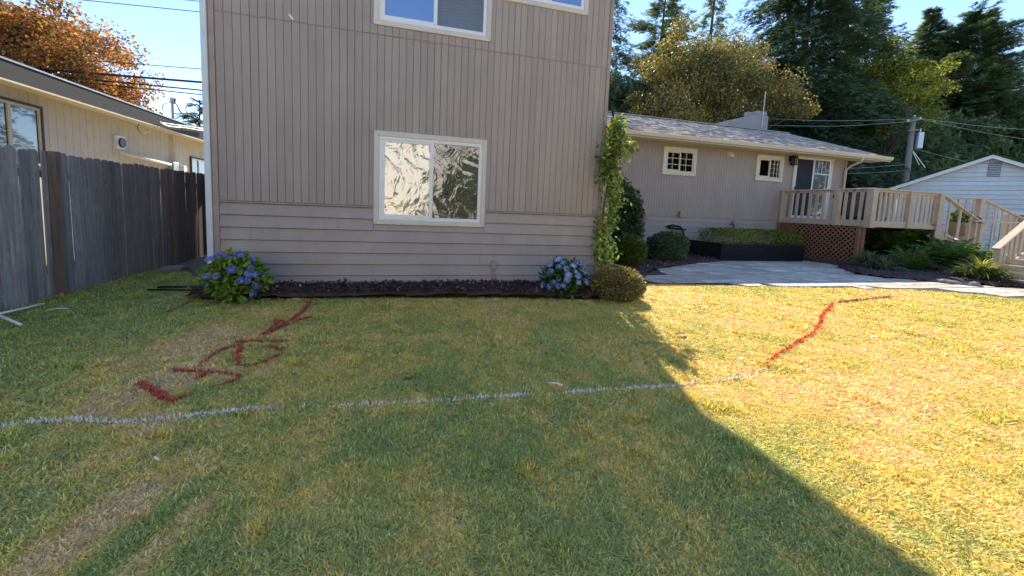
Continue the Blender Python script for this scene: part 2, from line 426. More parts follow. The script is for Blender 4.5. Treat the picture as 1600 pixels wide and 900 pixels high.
# clapboards: seven courses with butt joints
rows = [1.247, 1.08, .908, .734, .562, .39, .22, .052]
joints = [[], [-.95, 2.755], [-2.087, 1.591], [-.45], [1.205], [-.449, 2.1], [1.165]]
def lap(parent, x0, x1, z1, z0, Y, mt, wide=.030):
    MB().prism([(Y+.008, z1-.009), (Y-.004, z1-.009), (Y-wide, z0), (Y-wide+.020, z0+.004), (Y+.008, z0+.02)], 0, x0, x1).build('clapboard', mt, parent, bevel=.0014)
for r in range(7):
    z1, z0 = rows[r], rows[r+1]; cuts = [XL+.045]+sorted(joints[r])+[XR-.045]
    for a, b_ in zip(cuts[:-1], cuts[1:]):
        segs = [(a, b_)]
        if z0 < W1[2]+.02 and z1 > W1[2]+.02 and r < 2 or r == 0:
            segs = []
            if a < W1[0]: segs.append((a, min(b_, W1[0]-.001)))
            if b_ > W1[1]: segs.append((max(a, W1[1]+.001), b_))
        for s0, s1 in segs: lap(house, s0+.0012, s1-.0012, z1, z0, D, m_lap)
MB().prism([(D+.01, 1.0), (D-.004, 1.0), (D-.0145, .909), (D+.01, .92)], 0, W1[0], W1[1]).build('clapboard', m_lap, house)
box(XL, XR, D-.012, D+.1, -.15, .050).build('skirt_board', painted('foundation_board', (.22, .18, .16), .8, dirt=.4), house)
# corner boards and a white downspout
box(XL-.025, XL+.043, D-.030, D+.13, .0, 5.6).build('corner_board', m_belt, house, bevel=.003)
box(XR-.043, XR+.018, D-.030, D+.13, .0, 5.6).build('corner_board', m_belt, house, bevel=.003)
dsp = box(XL-.105, XL-.032, D-.055, D+.03, .12, 5.5).build('downspout', m_white_metal, house, bevel=.006)
MB().bar((XL-.07, D-.02, .14), (XL-.07, D-.18, .05), .073, .06).build('elbow', m_white_metal, dsp, bevel=.006)
# lower window with crinkled film, upper windows
window(house, *W1, D-.012, mull=.392, glassL=m_film, glassR=m_film_dark, depth=.026)
wu = window(house, *U1, D-.012, mull=.40, glassL=m_glass_blue, glassR=m_clear, depth=.026)
bl = MB(); 
for i in range(26):
    z = 3.985+i*.047; bl.bar((.45, D+.065, z), (1.13, D+.065, z), .040, .0025, (0, .55, 1))
bl.build('blind', m_blind, wu)
box(.44, 1.14, D+.10, D+.104, 3.96, 5.18).build('blind_backing', m_blind, wu)
window(house, *U2, D-.012, mull=2.19, glassL=m_glass_blue, glassR=m_glass_blue, depth=.026)
# conduit stub with box, small chip on the boards
MB().tube([(1.40+.02, D-.045, -.05), (1.42, D-.045, .35)], .017, 10).build('conduit', m_belt, house, smooth=True)
box(1.385, 1.46, D-.085, D-.015, .33, .455).build('junction_box', m_belt, house, bevel=.006)
MB().prism([(-1.575, 3.83), (-1.555, 3.845), (-1.505, 3.78), (-1.52, 3.765)], 1, D-.024, D-.016).build('paint_chip', m_vinyl, house)
# gable roof over the tall block: eaves run away from the viewer
RZ = 5.78
sl_ = .30
def roof_pair(x0, xm, x1, y0, y1, ze, th=.18):
    zr = ze+(xm-x0)*sl_; zr2 = ze+(x1-xm)*sl_
    return MB().prism([(x0, ze), (xm, max(zr, zr2)), (x1, ze), (x1, ze-th), (xm, max(zr, zr2)-th), (x0, ze-th)], 1, y0, y1)
roof_pair(-3.5, .30, 4.05, D-.5, 15.6, 5.82).build('roof', m_shingle, house)
MB().prism([(XL, 5.60), (XR, 5.60), (XR, 5.78), (.4, 6.62), (XL, 5.78)], 1, D+.01, D+.12).build('gable_end', m_side, house)

# ---- low wing
WY = 11.55; WX0, WX1 = 3.3, 16.0; WB = 1.285
def grooved(name, mt, parent, a0, a1, z0, z1, Yf, axis=0, face=-1, pitch=.1016, gw=.012, gd=.010, thick=.1):
    """plank-pattern sheet as real relief: profile swept up the wall (axis 0: runs along x and faces -y; axis 1: runs along y and faces +x)"""
    p = []; x = a0
    while x < a1-pitch:
        p += [(x, 0), (x+pitch-gw, 0), (x+pitch-gw+.002, gd), (x+pitch-.002, gd)]; x += pitch
    p += [(x, 0), (a1, 0)]
    m = MB(); V = []
    for (u, d) in p:
        for z in (z0, z1): V.append((u, Yf+d, z) if axis == 0 else (Yf-d, u, z))
    m.add(V, [(2*i, 2*i+2, 2*i+3, 2*i+1) for i in range(len(p)-1)])
    o = m.build(name, mt, parent); return o
g_ = grooved('wing_plank_wall', m_side, house, WX0, WX1, WB, 3.75, WY); g_['kind'] = 'stuff'
box(WX0+.02, WX1-.01, WY+.012, 15.0, -.1, 3.70).build('wing_wall_core', m_side, house)
z = WB
for i in range(7):
    lap(house, WX0, WX1, z, z-.172, WY+.004, m_lap, .022); z -= .172
box(WX0, WX1+.01, WY-.025, WY+.01, WB-.012, WB+.012).build('belt_moulding', m_belt, house)
box(WX1-.07, WX1+.02, WY-.022, WY+.08, 0, 3.66).build('corner_board', m_belt, house)
# right-hand gable of the wing
MB().prism([(WY, 0), (15.1, 0), (15.1, 5.2), (WY, 3.75)], 0, WX1-.01, WX1+.012).build('wing_end_wall', m_side, house)
window(house, 8.056, 9.33, 2.634, 3.53, WY-.012, glassL=m_glass_dark, glassR=m_glass_far, grid=(2, 3), mt=m_cream, mv=m_cream, tr=.10, depth=.04)
window(house, 11.80, 12.99, 2.66, 3.555, WY-.012, glassL=m_dark, glassR=m_glass_far, grid=None, mt=m_cream, mv=m_cream, tr=.10, depth=.04)
mg = MB()
for i in range(1, 3): mg.box(12.45+i*.145-.008, 12.45+i*.145+.008, WY-.03, WY-.012, 2.80, 3.42)
for i in range(1, 4): mg.box(12.44, 12.85, WY-.0295, WY-.0125, 2.80+i*.155-.008, 2.80+i*.155+.008)
mg.build('muntin_grid', m_cream, house)
# sliding door (threshold on the deck)
dr = MB(); dx0, dx1, dz0, dz1 = 13.47, 15.32, 1.42, 3.60
for a in ((dx0, dx0+.11, dz0, dz1), (dx1-.11, dx1, dz0, dz1), (dx0-.05, dx1+.05, dz1, dz1+.10)): dr.box(a[0], a[1], WY-.05, WY-.005, a[2], a[3])
door = dr.build('sliding_door', m_cream, house, bevel=.006)
dm = (dx0+dx1)/2+.02
s = MB()
for a in ((dx0+.11, dx0+.15), (dm-.04, dm+.02), (dx1-.17, dx1-.11)): s.box(a[0], a[1], WY-.04, WY-.012, dz0+.02, dz1-.03)
s.box(dx0+.11, dx1-.11, WY-.038, WY-.013, dz0, dz0+.09); s.box(dx0+.11, dx1-.11, WY-.038, WY-.013, dz1-.06, dz1)
s.build('door_stiles', m_vinyl, door)
box(dx0+.15, dm-.04, WY-.024, WY-.018, dz0+.09, dz1-.06).build('screen_panel', plain('insect_screen', (.03, .028, .04), .9), door)
box(dm+.02, dx1-.17, WY-.022, WY-.016, dz0+.09, dz1-.06).build('pane', m_glass_far, door)
mg = MB()
for i in range(1, 4): xx = dm+.02+(dx1-.17-dm-.02)*i/4; mg.box(xx-.009, xx+.009, WY-.032, WY-.024, dz1-.55, dz1-.06)
mg.box(dm+.02, dx1-.17, WY-.033, WY-.0245, dz1-.56, dz1-.53); mg.box(dx1-.30, dx1-.28, WY-.0325, WY-.0245, dz0+.09, dz1-.55)
mg.build('muntin_grid', m_vinyl, door)
box(dx0+.10, dx0+.13, WY-.07, WY-.035, 2.35, 2.55).build('handle', m_black, door, bevel=.004)
# vent hood, lantern, hose bib, step brackets
vh = MB(); vh.box(10.56, 10.80, WY-.03, WY-.003, 3.36, 3.56); vh.prism([(WY-.03, 3.36), (WY-.10, 3.38), (WY-.10, 3.46), (WY-.03, 3.54)], 0, 10.60, 10.78)
vh.build('vent_hood', m_cream, house, bevel=.004)
ln = MB(); lx = 13.30
ln.box(lx-.05, lx+.05, WY-.03, WY-.003, 3.42, 3.60); ln.tube([(lx, WY-.03, 3.54), (lx, WY-.12, 3.62), (lx, WY-.17, 3.58)], .012, 6)
ln.prism([(lx-.09, 3.52), (lx+.09, 3.52), (lx+.03, 3.60), (lx-.03, 3.60)], 1, WY-.26, WY-.08)
for sx in (-1, 1):
    for sy in (-.25, -.09): ln.box(lx+sx*.07-.008, lx+sx*.07+.008, WY+sy-.008, WY+sy+.008, 3.30, 3.52)
ln.box(lx-.08, lx+.08, WY-.26, WY-.08, 3.27, 3.30)
lan = ln.build('wall_lantern', m_black, house); box(lx-.055, lx+.055, WY-.235, WY-.105, 3.31, 3.515).build('lantern_glass', m_glass_far, lan)
for bx in (7.50, 8.84): MB().prism([(bx-.04, 1.30), (bx-.04, 1.47), (bx+.01, 1.36), (bx+.17, 1.31), (bx+.13, 1.26), (bx-.02, 1.27)], 1, WY-.14, WY-.03).build('bracket', m_belt, house)
hb = MB(); hb.tube([(10.97, WY-.01, 1.10), (10.97, WY-.13, 1.10), (10.97, WY-.16, 1.04)], .022, 8); hb.tube([(10.97, WY-.10, 1.10), (10.97, WY-.10, 1.17)], .012, 6); hb.box(10.90, 11.04, WY-.115, WY-.085, 1.165, 1.19)
hb.tube([(10.97, WY-.16, 1.05), (10.94, WY-.18, .95), (10.97, WY-.15, .85)], .03, 8)
hb.build('hose_bib', m_rubber, house, smooth=False)
# eaves: gutter, fascia, soffit, shingle courses
EY, EZ, RY, RZZ = 10.88, 3.765, 15.2, 5.33; RX0, RX1 = 3.32, 17.15; rs = (RZZ-EZ)/(RY-EY)
MB().prism([(EY, EZ-.13), (EY-.09, EZ-.11), (EY-.125, EZ-.03), (EY-.125, EZ), (EY-.105, EZ), (EY-.105, EZ-.02), (EY-.01, EZ-.03)], 0, RX0, RX1+.02).build('gutter', m_cream, house)
MB().prism([(EY, EZ-.15), (EY+.03, EZ-.15), (EY+.03, EZ+.0), (EY, EZ-.012)], 0, RX0, RX1).build('fascia', m_cream, house)
MB().prism([(EY+.03, EZ-.125), (WY, EZ-.125), (WY, EZ-.10), (EY+.03, EZ-.10)], 0, RX0, RX1).build('soffit', m_cream, house)
MB().prism([(EY, EZ-.02), (RY, RZZ-.02), (2*RY-EY, EZ-.02), (2*RY-EY, EZ-.16), (RY, RZZ-.18), (EY+.03, EZ-.10)], 0, RX0, RX1).build('roof', m_shingle, house)
MB().prism([(EY-.01, EZ-.17), (EY-.01, EZ+.005), (RY, RZZ+.01), (RY, RZZ-.17)], 0, RX1, RX1+.035).build('rake_board', m_cream, house)
V = []; Fc = []; nrow = 31
L_ = math.hypot(RY-EY, RZZ-EZ); cs, sn = (RY-EY)/L_, (RZZ-EZ)/L_
bxF = [(4, 5, 6, 7), (0, 1, 5, 4), (1, 2, 6, 5), (2, 3, 7, 6), (3, 0, 4, 7)]
for r in range(nrow):
    s0 = -.05+r*(L_+.05)/nrow; s1 = s0+(L_+.05)/nrow+.01; x = RX0+(r % 3)*.11-.3
    while x < RX1+.02:
        wd = random.choice((.16, .22, .3, .34)); a, b_ = max(x, RX0), min(x+wd-.004, RX1+.03); x += wd
        if b_-a < .03: continue
        t = random.choice((.010, .014, .024)); k = len(V)
        for tt in (0, 1):
            for (xx, ss) in ((a, s0), (b_, s0), (b_, s1), (a, s1)):
                h = (t if ss == s0 else .004)*tt-(.006 if tt == 0 else 0)
                V.append((xx, EY+ss*cs-h*sn, EZ+ss*sn+h*cs))
        Fc += [tuple(k+i for i in f) for f in bxF]
o_ = link('shingles', npmesh('shingles', np.array(V)-np.array(house.location), np.array(Fc), m_shingle), house); o_['kind'] = 'stuff'
box(RX0, RX1+.03, RY-.12, RY+.12, RZZ+.0, RZZ+.03).build('ridge_cap', m_shingle, house)
ds = MB().tube([(15.75, EY-.06, EZ-.10), (15.78, EY+.02, 3.52), (15.85, 11.25, 3.42), (15.90, WY-.08, 3.28), (15.90, WY-.08, 1.5)], .045, 10).build('downspout', m_cream, house, smooth=True)
# roof furniture
rv = MB(); vy = 12.6; vz = EZ+(vy-EY)*rs; rv.box(6.75, 7.12, vy-.2, vy+.15, vz-.08, vz+.10); rv.build('roof_vent', m_black, house, bevel=.01)
MB().tube([(7.0, 13.1, EZ+(13.1-EY)*rs-.05), (7.0, 13.1, EZ+(13.1-EY)*rs+.42)], .045, 10).build('vent_pipe', m_black, house)
ch = MB().prism([(13.95, 5.0), (16.15, 5.0), (16.15, 6.05), (15.55, 6.02), (15.25, 6.02), (13.95, 5.66)], 1, 15.35, 16.1).build('chimney', painted('chimney_render', (.36, .32, .32), .8), house, bevel=.01)
box(15.55, 16.10, 15.42, 16.02, 6.05, 6.26).build('chimney_cap', painted('chimney_cap_paint', (.34, .30, .30), .8), ch, bevel=.01)
MB().tube([(15.28, 15.7, 5.9), (15.28, 15.7, 6.20)], .13, 12).build('flue', m_concrete, ch)
MB().tube([(15.78, 15.32, 5.5), (15.80, 15.32, 7.1)], .02, 6).build('antenna_rod', m_galv, ch)

# ------------------------------------------------------------------ neighbour's house on the left
nh = thing('neighbour_house', 'cream plank-sided bungalow with a slate-grey fascia behind the wooden fence', 'house', (-7, 12, -.2))
NX = -6.9
m_nw = painted('cream_plank_wall', (.80, .75, .67), .75, .06, dirt=.12)
g_ = grooved('plank_wall', m_nw, nh, 3.5, 22, -.3, 3.3, NX, axis=1, pitch=.2032, gw=.012, gd=.012); g_['kind'] = 'stuff'
box(-14, NX-.013, 3.5, 22, -.3, 3.2).build('wall_core', m_nw, nh)
MB().prism([(-6.50, 3.12), (-6.47, 3.12), (-6.47, 3.43), (-6.50, 3.43)], 1, 3, 22.5).build('fascia', painted('slate_fascia', (.022, .026, .038), .7, dirt=.03), nh)
box(-6.505, -6.455, 3, 22.5, 3.432, 3.462).build('drip_edge', m_galv, nh)
box(-6.52, -6.462, 3, 22.5, 3.085, 3.117).build('soffit_strip', m_cream, nh)
box(-6.9, -6.52, 3, 22.5, 3.12, 3.14).build('soffit', m_nw, nh)
MB().prism([(-6.50, 3.44), (-10.2, 4.1), (-14.4, 3.44), (-14.4, 3.25), (-6.51, 3.25)], 1, 3, 22.5).build('roof', m_shingle_dark, nh)
def xwin(parent, y0, y1, z0, z1, mull, fm, ft, gl):
    f = MB(); t = .05
    for a in ((y0, y1, z1-t, z1), (y0, y1, z0, z0+t), (y0, y0+t, z0+t, z1-t), (y1-t, y1, z0+t, z1-t)): f.box(NX, NX+.05, a[0], a[1], a[2], a[3])
    w_ = f.build('window', ft, parent, bevel=.004); t2 = .045; f = MB()
    for a in ((y0+t, y1-t, z1-t-t2, z1-t), (y0+t, y1-t, z0+t, z0+t+t2), (y0+t, y0+t+t2, z0+t, z1-t), (y1-t-t2, y1-t, z0+t, z1-t), (mull-.03, mull+.03, z0+t, z1-t)): f.box(NX, NX+.035+random.random()*.002, a[0], a[1], a[2], a[3])
    f.build('frame', fm, w_)
    for a, b_ in ((y0+t, mull), (mull, y1-t)): box(NX, NX+.012, a+.002, b_-.002, z0+t, z1-t).build('pane', gl, w_)
m_brown = painted('dark_brown_trim', (.06, .05, .045), .6)
y_r = at(62, 166, 0, NX)[1]; y_m = at(10, 170, 0, NX)[1]
xwin(nh, y_r-1.9, y_r, 1.7, 2.90, y_m, m_cream, m_brown, m_glass_dark)
y_l = at(296, 243, 0, NX)[1]
xwin(nh, y_l, y_l+1.3, 1.6, 2.57, y_l+.55, m_vinyl, m_brown, m_glass_dark)
p = at(186, 223, 0, NX)
v_ = box(NX-.01, NX+.06, p[1]-.19, p[1]+.13, p[2]-.17, p[2]+.17).build('vent_box', m_vinyl, nh, bevel=.01)
MB().tube([(NX+.05, p[1], p[2]), (NX+.09, p[1], p[2])], .12, 14).build('vent_opening', m_black, v_)
a = at(190, 238, 0, NX+.1); b2 = at(266, 257, 0, NX+.1)
MB().tube([a, (a+b2)/2+np.array([0, 0, -.01]), b2], .045, 8).build('white_pipe', m_vinyl, nh, smooth=True)
a = at(271, 212, 0, NX+.06); b2 = at(271, 262, 0, NX+.06)
MB().tube([a, (a[0], a[1], b2[2])], .035, 8).build('conduit', m_nw, nh)
box(NX, NX+.15, b2[1]-.18, b2[1]+.12, b2[2]-.25, b2[2]+.16).build('meter_box', m_galv, nh, bevel=.01)
MB().tube([(NX+.1, b2[1]+.35, b2[2]+.0), (NX+.22, b2[1]+.35, b2[2]+.0)], .11, 14).build('meter', m_vinyl, nh)
# service mast with looping drop wires
mp = at(270, 184, 0, -6.7); mt_ = at(268, 158, 0, -6.7)
mast = MB().tube([(mp[0], mp[1], mp[2]-.2), (mp[0], mp[1], mt_[2])], .035, 8).build('service_mast', m_galv, nh)
MB().tube([(mp[0], mp[1], mt_[2]-.05), (mp[0]+.03, mp[1], mt_[2]+.10)], .075, 8).build('weather_head', m_galv, mast)
def wire(pts, r=.006, name='wire', parent=None, mt=None, n=24):
    P = [Vector(p) for p in pts]; Q = []
    for i in range(len(P)-1):
        p0 = P[max(i-1, 0)]; p1 = P[i]; p2 = P[i+1]; p3 = P[min(i+2, len(P)-1)]
        for k in range(n//max(1, len(P)-1)+1):
            t = k/(n//max(1, len(P)-1)+1)
            Q.append(.5*((2*p1)+(p2-p0)*t+(2*p0-5*p1+4*p2-p3)*t*t+(3*p1-p0-3*p2+p3)*t**3))
    Q.append(P[-1]); return MB().tube(Q, r, 5).build(name, mt or m_rubber, parent, smooth=True)
def wp(lst, ax, v): return [tuple(at(x, y, ax, v)) for x, y in lst]
wire(wp([(268, 160), (256, 163), (254, 171), (266, 172)], 0, -6.66), .012, 'drop_wire', nh)
wire(wp([(271, 158), (278, 166), (281, 174), (296, 180), (320, 178)], 0, -6.66), .012, 'drop_wire', nh)
wire(wp([(272, 157), (283, 175), (293, 179), (290, 168), (300, 161), (318, 178)], 0, -6.62), .010, 'drop_wire', nh)
wire(wp([(249, 190), (262, 197), (290, 200), (320, 205)], 0, -6.4), .018, 'drop_wire', nh, m_galv)
wire(wp([(252, 192), (275, 195), (320, 201)], 0, -6.4), .012, 'drop_wire', nh, m_galv)
wire(wp([(249, 195), (235, 205), (222, 208), (215, 200), (218, 193)], 0, -6.43), .010, 'drop_wire', nh)

# ------------------------------------------------------------------ neighbour's garage on the right (turned to the lot)
gar = thing('neighbour_garage', 'pale blue-grey clapboard gable with white rake boards behind the deck stairs', 'building', (0, 0, 0))
GA = R_(-53); gu = np.array([math.cos(GA), math.sin(GA), 0]); gn = np.array([-math.sin(GA), math.cos(GA), 0])   # along the wall, into the depth
GP = at(1548, 243, 1, 12.4)
def gloc(px, py):
    """where a line of sight meets the turned gable wall, in wall coordinates"""
    d = CM.T @ np.array([(px-CX)/F, (py-CY)/F, 1.0]); t = ((GP-CP)@gn)/(d@gn); q = CP+d*t-GP
    return q@gu, (CP+d*t)[2]
gpz = GP[2]; geu, gez = gloc(1390, 294); gs = (gpz-gez)/(-geu)
m_gs = painted('pale_blue_siding', (.62, .68, .72), .65, .05, dirt=.1)
gx0 = geu+.35; gx1 = -gx0
def roofz(x): return gpz-abs(x)*gs-.12
z = -.2
while z < gpz-.14:
    z2 = z+.205; zt = min(z2, gpz-.13); hw = (roofz(0)-z)/gs; hw2 = max(.02, (roofz(0)-zt)/gs)
    a0, a1 = max(gx0, -hw), min(gx1, hw); b0, b1 = max(gx0, -hw2), min(gx1, hw2)
    vs = [(a0, -.034, z+.010), (a1, -.034, z+.010), (b1, -.002, zt), (b0, -.002, zt), (a0, .05, z), (a1, .05, z), (b1, .05, zt), (b0, .05, zt)]
    MB().add(vs, [(0, 1, 2, 3), (7, 6, 5, 4), (0, 4, 5, 1), (1, 5, 6, 2), (2, 6, 7, 3), (3, 7, 4, 0)]).build('clapboard', m_gs, gar); z = z2
MB().prism([(gx0+.05, -.2), (gx1-.05, -.2), (gx1-.05, roofz(gx1)-.05), (0, gpz-.25), (gx0+.05, roofz(gx0)-.05)], 1, .05, 8).build('wall_core', m_gs, gar)
m_w = painted('white_rake_paint', (.78, .80, .82), .5, .03, dirt=.05)
for sg in (-1, 1):
    xe = -sg*geu
    MB().prism([(0, gpz), (xe, gez), (xe, gez-.16), (0, gpz-.16)], 1, -.33, -.30).build('rake_board', m_w, gar)
    MB().prism([(0, gpz+.05), (xe, gez+.05), (xe, gez), (0, gpz)], 1, -.37, 8.3).build('roof', m_shingle_dark, gar)
v0 = gloc(1545, 253); v1 = gloc(1562, 276)
lvo = box(v0[0], v1[0], -.035, -.02, v1[1], v0[1]).build('louvre_vent', plain('vent_grey', (.2, .21, .23), .7), gar)
for i in range(8):
    zz = v1[1]+(v0[1]-v1[1])*(i+.5)/8; MB().bar((v0[0]+.02, -.05, zz), (v1[0]-.02, -.05, zz), .05, .012, (0, -.8, 1)).build('louvre', m_gs, lvo)
g0 = gloc(1560, 330)
gw_ = box(g0[0], g0[0]+2.4, -.05, -.02, g0[1]-1.2, g0[1]).build('window', m_w, gar); box(g0[0]+.1, g0[0]+2.3, -.06, -.045, g0[1]-1.1, g0[1]-.14).build('pane', m_glass_far, gw_)
gar.location = (GP[0], GP[1], 0); gar.rotation_euler = (0, 0, GA)

# ------------------------------------------------------------------ wooden fence on the left
FX = -4.15
fence = thing('board_fence', 'weathered dark grey dog-eared board fence along the left side of the lawn', 'fence', (FX, 7, 0))
m_pk = wood('weathered_grey_board', (.48, .445, .44), (.23, .215, .215), 2, .9, .3, (.60, .58, .57))
m_pk2 = wood('dark_brown_board', (.22, .18, .175), (.09, .075, .075), 2, .9, .35)  # darker, browner boards for the far end of the fence
m_post = wood('brown_fence_post', (.27, .20, .165), (.14, .10, .08), 2, .85, .1)
pk = []
for kx in range(4):
    w_ = .136; zt = 1.80; e = .028
    m = MB().prism([(-w_/2, -.15), (w_/2, -.15), (w_/2, zt-e-random.random()*.01), (w_/2-e, zt), (-w_/2+e*(.7+.4*random.random()), zt-.004), (-w_/2, zt-e)], 0, -.008, .008).mesh('picket', m_pk, bevel=.002)
    m2 = m.copy(); m2.materials.clear(); m2.materials.append(m_pk2); pk.append((m, m2))
y = 3.3; i = 0
posts = [4.35, 6.22, 8.80, 10.25]
while y < 12.2:
    o = link('picket', pk[i % 4][1 if y > 8.82 else 0], fence, Vector((FX+random.uniform(-.007, .009), y, -.03+random.uniform(-.012, .012)))-WO[fence.name])
    o.rotation_euler = (R_(random.uniform(-.55, .55)), 0, R_(random.uniform(-2.5, 2.5))); y += .139+random.uniform(.0, .006)+(.012 if i in (4, 17) else 0); i += 1
for yy in posts: box(FX+.012, FX+.095, yy-.045, yy+.045, -.1, 1.745+.03*(yy < 7)).build('post', m_post, fence, bevel=.006)
for zz in (.35, 1.5):
    box(FX-.055, FX-.012, 3.2, 12.3, zz-.045, zz+.045).build('rail', m_post, fence)

# ------------------------------------------------------------------ raised deck with stairs
deck = thing('wooden_deck', 'raised taupe wooden deck with baluster railing, red-brown lattice skirt and stairs', 'deck', (14, 10, 0))
m_deck = painted('taupe_deck_paint', (.54, .43, .32), .6, .1, dirt=.15)
m_rail = painted('weathered_rail_top', (.62, .51, .39), .6, .1, dirt=.15)
m_lat = painted('red_brown_stain', (.26, .12, .075), .75, .15, dirt=.2)
FLZ, RTZ, RBZ = 1.40, 2.36, 1.235
A = Vector((13.05, 11.52, 0)); B = Vector((13.30, 8.75, 0)); Cc = Vector((16.20, 8.75, 0))
for i in range(16):   # floor boards running along x
    y0 = 8.80+i*.172; t = (y0-B.y)/(A.y-B.y); x0 = B.x+(A.x-B.x)*t
    box(x0+.03, 16.2 if y0 < 9.9 else 20.4, y0, y0+.165, FLZ-.03, FLZ).build('floor_board', m_deck, deck)
MB().bar(A+Vector((0, 0, 1.325)), B+Vector((0, 0, 1.325)), .045, .19).build('rim_board', m_deck, deck, bevel=.004)
MB().bar(B+Vector((.023, 0, 1.325)), Cc+Vector((0, 0, 1.325)), .045, .19).build('rim_board', m_deck, deck, bevel=.004)
bal = box(-.044, .044, -.019, .019, 0, .92).mesh('baluster', m_deck, bevel=.003)
def baluster(x, y, z, rot=0, h=None):
    me = bal
    if h is not None:
        me = bal_cache.setdefault(round(h, 2), box(-.044, .044, -.019, .019, 0, h).mesh('baluster', m_deck, bevel=.003))
    o = link('baluster', me, deck, Vector((x, y, z))-WO[deck.name]); o.rotation_euler = (0, 0, rot)
bal_cache = {}
def post(x, y, z0, z1, w_=.13, mt=None): box(x-w_/2, x+w_/2, y-w_/2, y+w_/2, z0, z1).build('post', mt or m_deck, deck, bevel=.005)
def rail(a, b_, w_=.14, h=.038, mt=None, name='top_rail'): MB().bar(a, b_, w_, h).build(name, mt or m_rail, deck, bevel=.004)
ang = math.atan2(B.y-A.y, B.x-A.x)
nl = 13
for i in range(nl):
    if i == 8: continue
    p = A+(B-A)*((i+.75)/nl); baluster(p.x, p.y, FLZ+.02, ang)
pm = A+(B-A)*(8.75/nl); post(pm.x, pm.y, RBZ-.01, RTZ-.02, .15)
post(A.x, A.y-.07, RBZ, RTZ-.02, .10); post(B.x+.01, B.y+.01, RBZ-.03, RTZ-.02, .20)
rail(A+Vector((0, 0, RTZ)), B+Vector((0, -.06, RTZ))); rail(A+Vector((0, 0, RTZ-.055)), B+Vector((0, 0, RTZ-.055)), .038, .07, m_deck, 'under_rail')
nf = 14
for i in range(nf):
    if i == 7: continue
    p = B+(Cc-B)*((i+.9)/(nf+.6)); baluster(p.x, p.y+.02, FLZ+.02)
pm = B+(Cc-B)*(7.9/(nf+.6)); post(pm.x, pm.y, RBZ-.01, RTZ-.02, .14); post(Cc.x-.03, Cc.y+.01, RBZ-.02, RTZ-.02, .20)
rail(B+Vector((-.07, 0, RTZ-.002)), Cc+Vector((.08, 0, RTZ-.002))); rail(B+Vector((0, 0, RTZ-.057)), Cc+Vector((0, 0, RTZ-.057)), .038, .07, m_deck, 'under_rail')
# posts below
for x, y in ((13.42, 9.0), (13.2, 11.2)): post(x, y, -.1, 1.24, .14, m_lat if x < 13.5 else m_deck)
# lattice skirt on the left side: crossed strips in two layers
La = Vector((12.98, 11.5, 0)); Lb = Vector((13.22, 8.95, 0)); dl = (Lb-La); LL = dl.length; dl.normalize(); nrml = Vector((-dl.y, dl.x, 0))
for sgn, off in ((1, 0.0), (-1, .012)):
    m = MB(); k = -1.3
    while k < LL:
        s0, s1 = k, k+1.22; za, zb = (.0, 1.22) if sgn > 0 else (1.22, .0)
        def clip(s0, z0_, s1, z1_):
            if s0 < 0: z0_ = z0_+(z1_-z0_)*(-s0)/(s1-s0); s0 = 0
            if s1 > LL: z1_ = z0_+(z1_-z0_)*(LL-s0)/(s1-s0); s1 = LL
            return s0, z0_, s1, z1_
        if s1 > .05 and s0 < LL-.05:
            q = clip(s0, za, s1, zb); P0 = La+dl*q[0]+nrml*off; P0.z = q[1]; P1 = La+dl*q[2]+nrml*off; P1.z = q[3]
            m.bar(P0, P1, .008, .040, nrml.cross((P1-P0).normalized()))
        k += .15
    o_ = m.build('lattice', m_lat, deck); o_['kind'] = 'stuff'
MB().bar(La+Vector((0, 0, .04)), Lb+Vector((0, 0, .04)), .05, .09).build('lattice_frame', m_lat, deck); MB().bar(Lb+Vector((0, 0, 0)), Lb+Vector((0, 0, 1.22)), .09, .09, (0, 1, 0)).build('lattice_frame', m_lat, deck)
# upper stairs run down to the right
SX0, SX1, SZ1 = 16.2, 18.35, .42
ns = 6
for i in range(1, ns):
    x = SX0+(SX1-SX0)*(i-1)/(ns-1); zz = FLZ-(FLZ-SZ1)*i/ns
    for k in range(2): box(x+.01+k*.21, x+.21+k*.21, 8.82, 9.84, zz-.036, zz).build('tread', m_rail, deck, bevel=.003)
    box(x+.0, x+.02, 8.82, 9.84, zz, zz+(FLZ-SZ1)/ns-.036).build('riser', m_deck, deck)
for yy in (8.77, 9.87):
    MB().prism([(SX0, FLZ-.02), (SX1+.1, SZ1-.02), (SX1+.1, SZ1-.36), (SX0, FLZ-.40)], 1, yy-.022, yy+.022).build('stringer', m_deck, deck, bevel=.003)
srz = lambda x: RTZ-.0-(x-SX0)/(SX1-SX0)*(RTZ-1.50)
rail((SX0+.02, 8.75, RTZ-.01), (SX1, 8.75, srz(SX1)))
for i in range(1, 4):
    x = SX0+(SX1-SX0)*(i/4.0)-.05; zb_ = FLZ-(x-SX0)/(SX1-SX0)*(FLZ-SZ1)-.18
    baluster(x, 8.74, zb_, 0, srz(x)-zb_-.03)
post(SX1-.07, 8.77, .05, 1.50, .20)
# far side railing
FYb = 9.9
rail((18.25, FYb, 2.40), (20.75, FYb, 2.42)); rail((20.6, FYb, 2.40), (23.2, FYb, 1.75))
for i in range(5): baluster(18.5+i*.42, FYb, FLZ-.1, 0, 1.05)
post(20.45, FYb, .4, 2.39, .22)
for i in range(1, 6): x = 20.6+i*.43; baluster(x, FYb, 1.30-(x-20.6)*.25, 0, 1.05)
